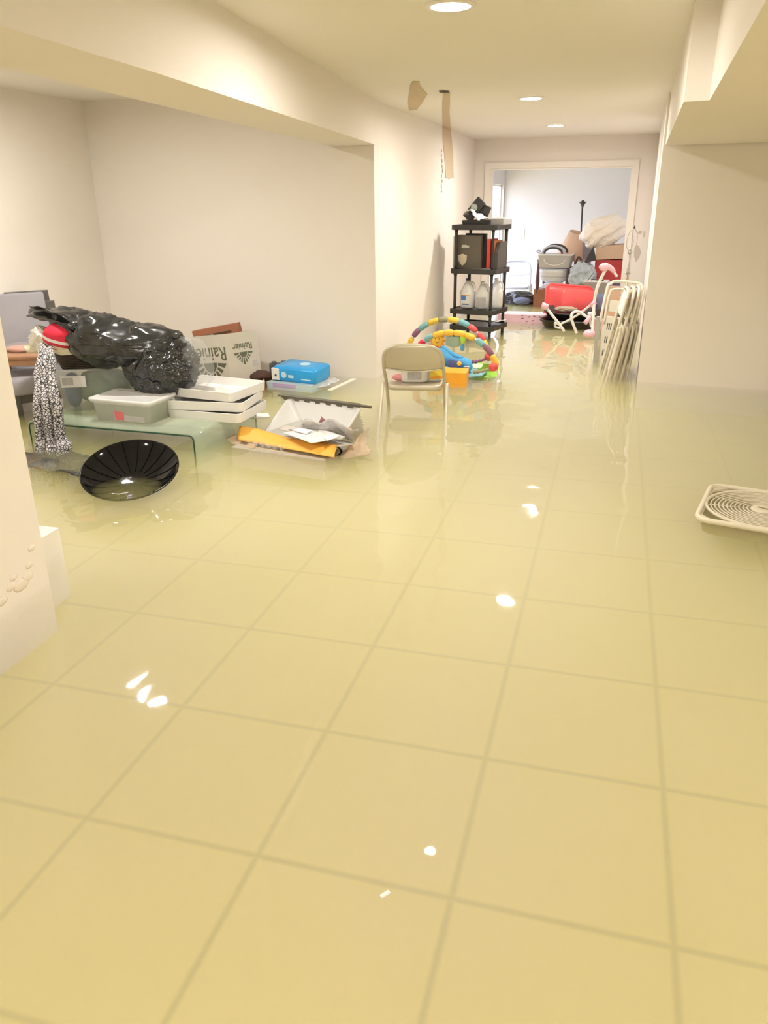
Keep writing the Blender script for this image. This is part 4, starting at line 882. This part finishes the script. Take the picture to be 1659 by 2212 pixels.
# ================================================================== red tote, black trays, pink box
_M=frame_m(at(1228,655,10.25),(.88,.45,-.10),(.10,.25,.96)); t=thing('red_tote','bright red plastic tote tipped on its side before the doorway','bin',tuple(_M.translation),rot=_M.to_euler())
obj('tote_body', LOFT([rr(.41,.22,.05,.285),rr(.54,.34,.06,.0),rr(.60,.40,.06,.0),rr(.60,.40,.06,.02),rr(.56,.36,.06,.02),rr(.46,.27,.05,.28),rr(.42,.23,.05,.30)]), m_red, t, True)
obj('rim', TUBE([p for p in rr(.62,.42,.07,.01)],.015,closed=True), m_red, t, True)
obj('rib', BX(-.13,.13,.10,.14,.14,.26,bev=.01), m_red, t)
t=thing('black_tray','black oval plastic tray floating under the red tote','tray',tuple(on(1232,706,.0)+Vector((0,.05,-.03))),math.radians(-4),'black trays under the red tote')
obj('tray_body', LOFT([rr(.58,.34,.14,0),rr(.70,.42,.18,.10),rr(.73,.45,.19,.10),rr(.73,.45,.19,.115),rr(.68,.40,.17,.11),rr(.56,.32,.13,.02)]), m_black, t, True)
dup(t,tuple(Vector(t.location)+Vector((.02,.10,.09))),(math.radians(5),math.radians(3),.1),'second black tray tilted between the red tote and the floating tray')
tag(obj('broken_pieces', blob((0,0,0),(.13,.06,.035),.5,1.8,4,True,3), mat('tan_debris',(0.42,0.33,0.25),.8,var=.3), smooth=True, loc=at(1222,668,9.7)),'broken tan pieces lying on the front side of the red tote','debris')
t=thing('pink_carton','long flat pink and white carton with dark stains floating left of the red tote','box',tuple((on(1085,700,0)+on(1182,694,0))/2+Vector((0,.18,-.03))),math.radians(1))
pk=mat('pale_pink_carton',(0.74,0.50,0.58),.6,var=.1,vscale=5)
obj('carton_body', BX(-.34,.34,-.14,.14,0,.12,bev=.006), pk, t)
obj('top_sheet', BX(-.33,.34,-.13,.13,.1205,.124), mat('lilac_white_card',(0.86,0.78,0.86),.6), t)
bm=NB()
for k in range(12):
    x=random.uniform(-.05,.28); zz=random.uniform(.04,.11); n_=6; v=[bm.verts.new((x+random.uniform(.006,.022)*math.cos(2*PI*i/n_),-.1412,zz+random.uniform(.004,.012)*math.sin(2*PI*i/n_))) for i in range(n_)]; bm.faces.new(v)
obj('stain', bm, m_plum, t)

# ================================================================== pile in the far room
fw_=folding_chair('folding_chair','white folding chair facing out in the far room, left of the brown table',mat('white_enamel_sheet',(0.68,0.70,0.78),.4),loc=(-1.43,12.35,0),rotz=math.radians(186))
tag(obj('black_bags', blob((0,0,0),(.30,.20,.15),.35,1.6,5,True,21), m_bag, smooth=True, loc=at(1118,652,11.9)),'heap of black plastic bags on the seat of the white folding chair','bags')
tag(obj('grey_jacket', blob((0,0,0),(.12,.07,.05),.4,1.6,4,True,5), m_slate, smooth=True, loc=at(1128,650,11.65)),'slate grey crumpled jacket lying on the black plastic bags','jacket')
YT=11.6
t=thing('side_table','dark brown wooden side table turned upside down in the far room','table',tuple(at(1205,625,YT))[:2]+(.0,),math.radians(-3))
o4=t.location.copy()
def tb(px,py,Y=YT): return at(px,py,Y)-o4
zlow=tb(1205,640).z; zt1=tb(1163,560).z; 
hwid=(tb(1228,600)-tb(1163,600)).x/2
cx0=(tb(1228,600).x+tb(1163,600).x)/2
obj('table_top', BX(cx0-hwid-.10,cx0+hwid+.12,-.14,.30,.13,.16,bev=.004), m_brown, t)
obj('apron', BX(cx0-hwid-.04,cx0+hwid+.06,-.10,.26,.16,tb(1205,625).z,bev=.004), m_brown, t)
for (x,y) in ((cx0-hwid,-.08),(cx0+hwid,-.08),(cx0-hwid+.05,.24),(cx0+hwid+.05,.24)):
    obj('leg', LATHE([(.018,.16),(.022,zlow+.12),(.030,zlow+.2),(.018,zt1-.12),(.014,zt1-.03),(.020,zt1)],seg=10,M=rot_m((x,y,0))), mat('dark_brown_wood',(0.10,0.05,0.05),.5,var=.1), t, True)
zb=tb(1205,578).z
obj('stretcher', TUBE([(cx0-hwid,-.08,zb),(cx0+hwid,-.08,zb)],.010), MATS['dark_brown_wood'], t, True)
obj('stretcher', TUBE([(cx0+hwid,-.08,zb),(cx0+hwid+.05,.24,zb)],.010), MATS['dark_brown_wood'], t, True)
obj('curved_arm', TUBE([tb(1232,605),tb(1238,585),tb(1245,565),tb(1250,555),tb(1256,562)],.014,smooth=4), MATS['dark_brown_wood'], t, True)
tag(obj('white_basin', LOFT([[Vector((.22*k*math.cos(a),.16*k*math.sin(a),z)) for a in [2*PI*i/24 for i in range(24)]] for k,z in ((.4,0),(.8,.05),(1,.16),(1.05,.20),(.98,.20),(.9,.1))]), m_clear2, smooth=True, loc=at(1196,613,11.68)),'round white basin sitting between the legs of the upturned table','basin')
tag(obj('cloth_bundle', blob((0,0,0),(.17,.12,.07),.3,1.5,4,True,7), mat('grey_white_cloth',(0.60,0.62,0.66),.9), smooth=True, loc=at(1196,620,11.6)),'grey white cloth bundle under the white basin','cloth')
t=thing('clear_bin','clear grey plastic bin resting on the legs of the upturned table','bin',tuple(at(1200,577,11.65)),math.radians(-3))
obj('bin_body', bin_mesh(.46,.34,.18,.9), m_clear2, t, True)
obj('oval_emboss', TUBE([(.14*math.cos(a),-.165-.004,.11+.075*math.sin(a)) for a in [PI+PI*k/16 for k in range(17)]],.005), m_whitepl, t, True)
t=thing('hoop_bundle','grey and black plastic hoops piled on the clear bin','hoops',tuple(at(1195,548,11.65)))
obj('hoop', TUBE([(.15*math.cos(a),0,.10*math.sin(a)) for a in [PI*k/20 for k in range(21)]],.016), mat('grey_hoop',(0.50,0.50,0.54),.5), t, True)
obj('hoop', TUBE([(.03+.155*math.cos(a),.06,.015+.10*math.sin(a)) for a in [PI*k/20 for k in range(21)]],.014), m_black, t, True)
obj('hoop', TUBE([(.12*math.cos(a),-.01,.075*math.sin(a)) for a in [PI*k/20 for k in range(21)]],.012), m_black, t, True)
obj('small_loop', TUBE([(-.20+.028*math.cos(a),0,.03+.014*math.sin(a)) for a in [2*PI*k/16 for k in range(16)]],.004,closed=True), m_black, t, True)
# lamp shade
t=thing('lamp_shade','large tan lampshade tilted on the pile below the black pole','lampshade',tuple(at(1238,528,11.9)),rot=(math.radians(12),math.radians(14),0))
obj('shade_cone', LATHE([(.19,-.17),(.10,.17),(.098,.17),(.187,-.17)],seg=40,cap=False), mat('tan_shade_paper',(0.72,0.50,0.36),.8,var=.03), t, True)
obj('shade_rim', TUBE([(.19*math.cos(a),.19*math.sin(a),-.17) for a in [2*PI*k/40 for k in range(40)]],.005,closed=True), m_card, t, True)
# torchiere pole
pb=at(1259,505,13.4); pt=at(1259,436,13.4)
t=thing('pole_lamp','thin black pole lamp with a flared cup standing against the far wall','lamp',(pb.x,13.4,0))
obj('pole', TUBE([(0,0,0),(pt.x-pb.x,0,pt.z-.08)],.012,seg=8), m_black, t, True)
obj('cup', LATHE([(.012,-.09),(.020,-.06),(.035,-.03),(.065,0),(.058,.002),(.02,-.03)],seg=8,M=rot_m((pt.x-pb.x,0,pt.z))), m_black, t)
obj('cup_finial', LATHE([(.03,0),(.02,.02),(.001,.03)],seg=8,M=rot_m((pt.x-pb.x,0,pt.z-.005))), m_black, t)
obj('base', LATHE([(.13,0),(.13,.02),(.02,.04)],seg=24), m_black, t)
# carton, red box and comforter column
X0,X1=at(1286,560,11.4).x, at(1345,560,11.4).x
def zc(py): return at(1310,py,11.4).z
t=thing('tan_carton','plain tan cardboard carton under the cream comforter','box',((X0+X1)/2,11.58,zc(560)),rot=(0,math.radians(-3),0))
obj('carton_body', BX(-(X1-X0)/2,(X1-X0)/2+.1,-.18,.18,.0,zc(530)-zc(560),bev=.003), m_card, t)
tag(obj('red_box', BX(-(X1-X0)/2,(X1-X0)/2+.05,-.18,.18,0,zc(560)-zc(608)-.01,bev=.005), mat('dark_red_box',(0.48,0.04,0.04),.5,var=.25,vscale=4), loc=((X0+X1)/2,11.58,zc(608))),'dark red box standing under the tan carton','box')
tag(obj('grey_crate', BX(-.24,.26,-.18,.18,0,zc(612)-.05,bev=.006), mat('grey_crate_m',(0.40,0.38,0.42),.6), loc=((X0+X1)/2,11.62,.02)),'grey crate holding up the dark red box','crate')
bm=blob((0,0,0),(.30,.22,.21),.12,1.5,6,True,31)
for v in bm.verts:
    v.co.z+=.05*v.co.x/.3; k=math.sin(v.co.x*26-v.co.z*34+noise.noise(v.co*4)*3); v.co+=v.co.normalized()*.011*(abs(k)**.6)*(1 if k>0 else -1)
tag(obj('comforter', bm, mat('cream_comforter',(0.84,0.76,0.66),.9,var=.03), smooth=True, loc=at(1304,500,11.5)),'rolled cream comforter heaped on top of the tan carton','comforter')
t=tag(obj('black_wedge', LOFT([[Vector((x,y,z)) for x,z in ((-.09,-.10),(.07,-.06),(.02,.12))] for y in (0,.03)]), m_black, loc=at(1277,552,11.3)),'black triangular piece sticking out left of the tan carton','board')
tag(obj('grey_board', BX(-.09,.05,-.02,.02,-.5,.30), mat('grey_blue_board',(0.42,0.43,0.50),.7), loc=at(1268,570,12.0)),'upright grey board between the lampshade and the tan carton','board')
tag(obj('plastic_bag', blob((0,0,0),(.17,.13,.19),.55,1.5,5,True,14), mat('grey_plastic_bag',(0.52,0.58,0.60),.3,alpha=.85,bump=.5,bscale=20), smooth=True, loc=at(1258,598,11.35)),'bulging grey plastic bag in the middle of the far pile','bag')
t=thing('waste_bin','milky grey plastic bin with black bag edge below the red box','bin',tuple(at(1285,650,10.9))[:2]+(at(1285,645,10.9).z,),math.radians(-4))
obj('bin_body', bin_mesh(.29,.24,.23,.75), m_clear2, t, True)
obj('bag_edge', TUBE([(-.06,-.12,.245),(-.02,-.125,.25),(.10,-.12,.235)],.008,smooth=3), m_black, t, True)
obj('thin_rod', TUBE([(-.11,-.1,.22),(-.04,-.1,.33)],.004), m_black, t)
tag(obj('suitcase', LOFT([rr(.36,.16,.04,0),rr(.36,.16,.04,.30),rr(.30,.12,.04,.33)]), m_slate, smooth=True, loc=tuple(on(1303,692,0)+Vector((.04,.1,-.02)))),'slate blue suitcase standing behind the pink swing joints','suitcase')
bpy.data.objects['suitcase'].rotation_euler=(0,math.radians(-6),0)
# light switch and small wall plate
p=at(1125,505,13.99); t=thing('light_switch','white wall plate with switch on the far wall','switch',(p.x,13.998,p.z))
obj('plate', BX(-.06,.06,-.008,0,-.09,.09,bev=.003), m_whitepl, t); obj('toggle', BX(-.008,.008,-.016,-.008,-.02,.02), m_whitepl, t)
tag(obj('brown_crate', BX(-.30,.30,-.2,.2,0,.34,bev=.006), m_dgrey, loc=(-.42,11.75,.03)),'dark crate at the foot of the far pile, behind the red tote','crate')
bm=NB()
for (x,z,a,b2_) in ((.305,1.20,.012,.05),(.25,1.22,.03,.025),(.24,.98,.045,.12)):
    v=[bm.verts.new((x+a*math.cos(q)*random.uniform(.7,1.1),10.999,z+b2_*math.sin(q)*random.uniform(.7,1.1))) for q in [2*PI*i/12 for i in range(12)]]; bm.faces.new(v[::-1])
tag(obj('wall_smudge', bm, mat('grey_smudge',(0.60,0.53,0.45),.8)),'grey smudges on the wall right of the doorway','stain')
# fluff of wall behind items, stray floating bits
for (x,y,rz,s,lab) in ((832,1932,.9,.012,'tiny white speck of debris floating near the bottom of the photo'),(250,1130,.1,.010,'tiny white speck floating in front of the black basin')):
    c=on(x,y,.001); o=tag(obj('debris_speck', BX(-s,s,-s*.4,s*.4,-.001,.002,bev=.0006), m_paper, loc=c),lab,'debris'); o.rotation_euler=(0,0,rz)
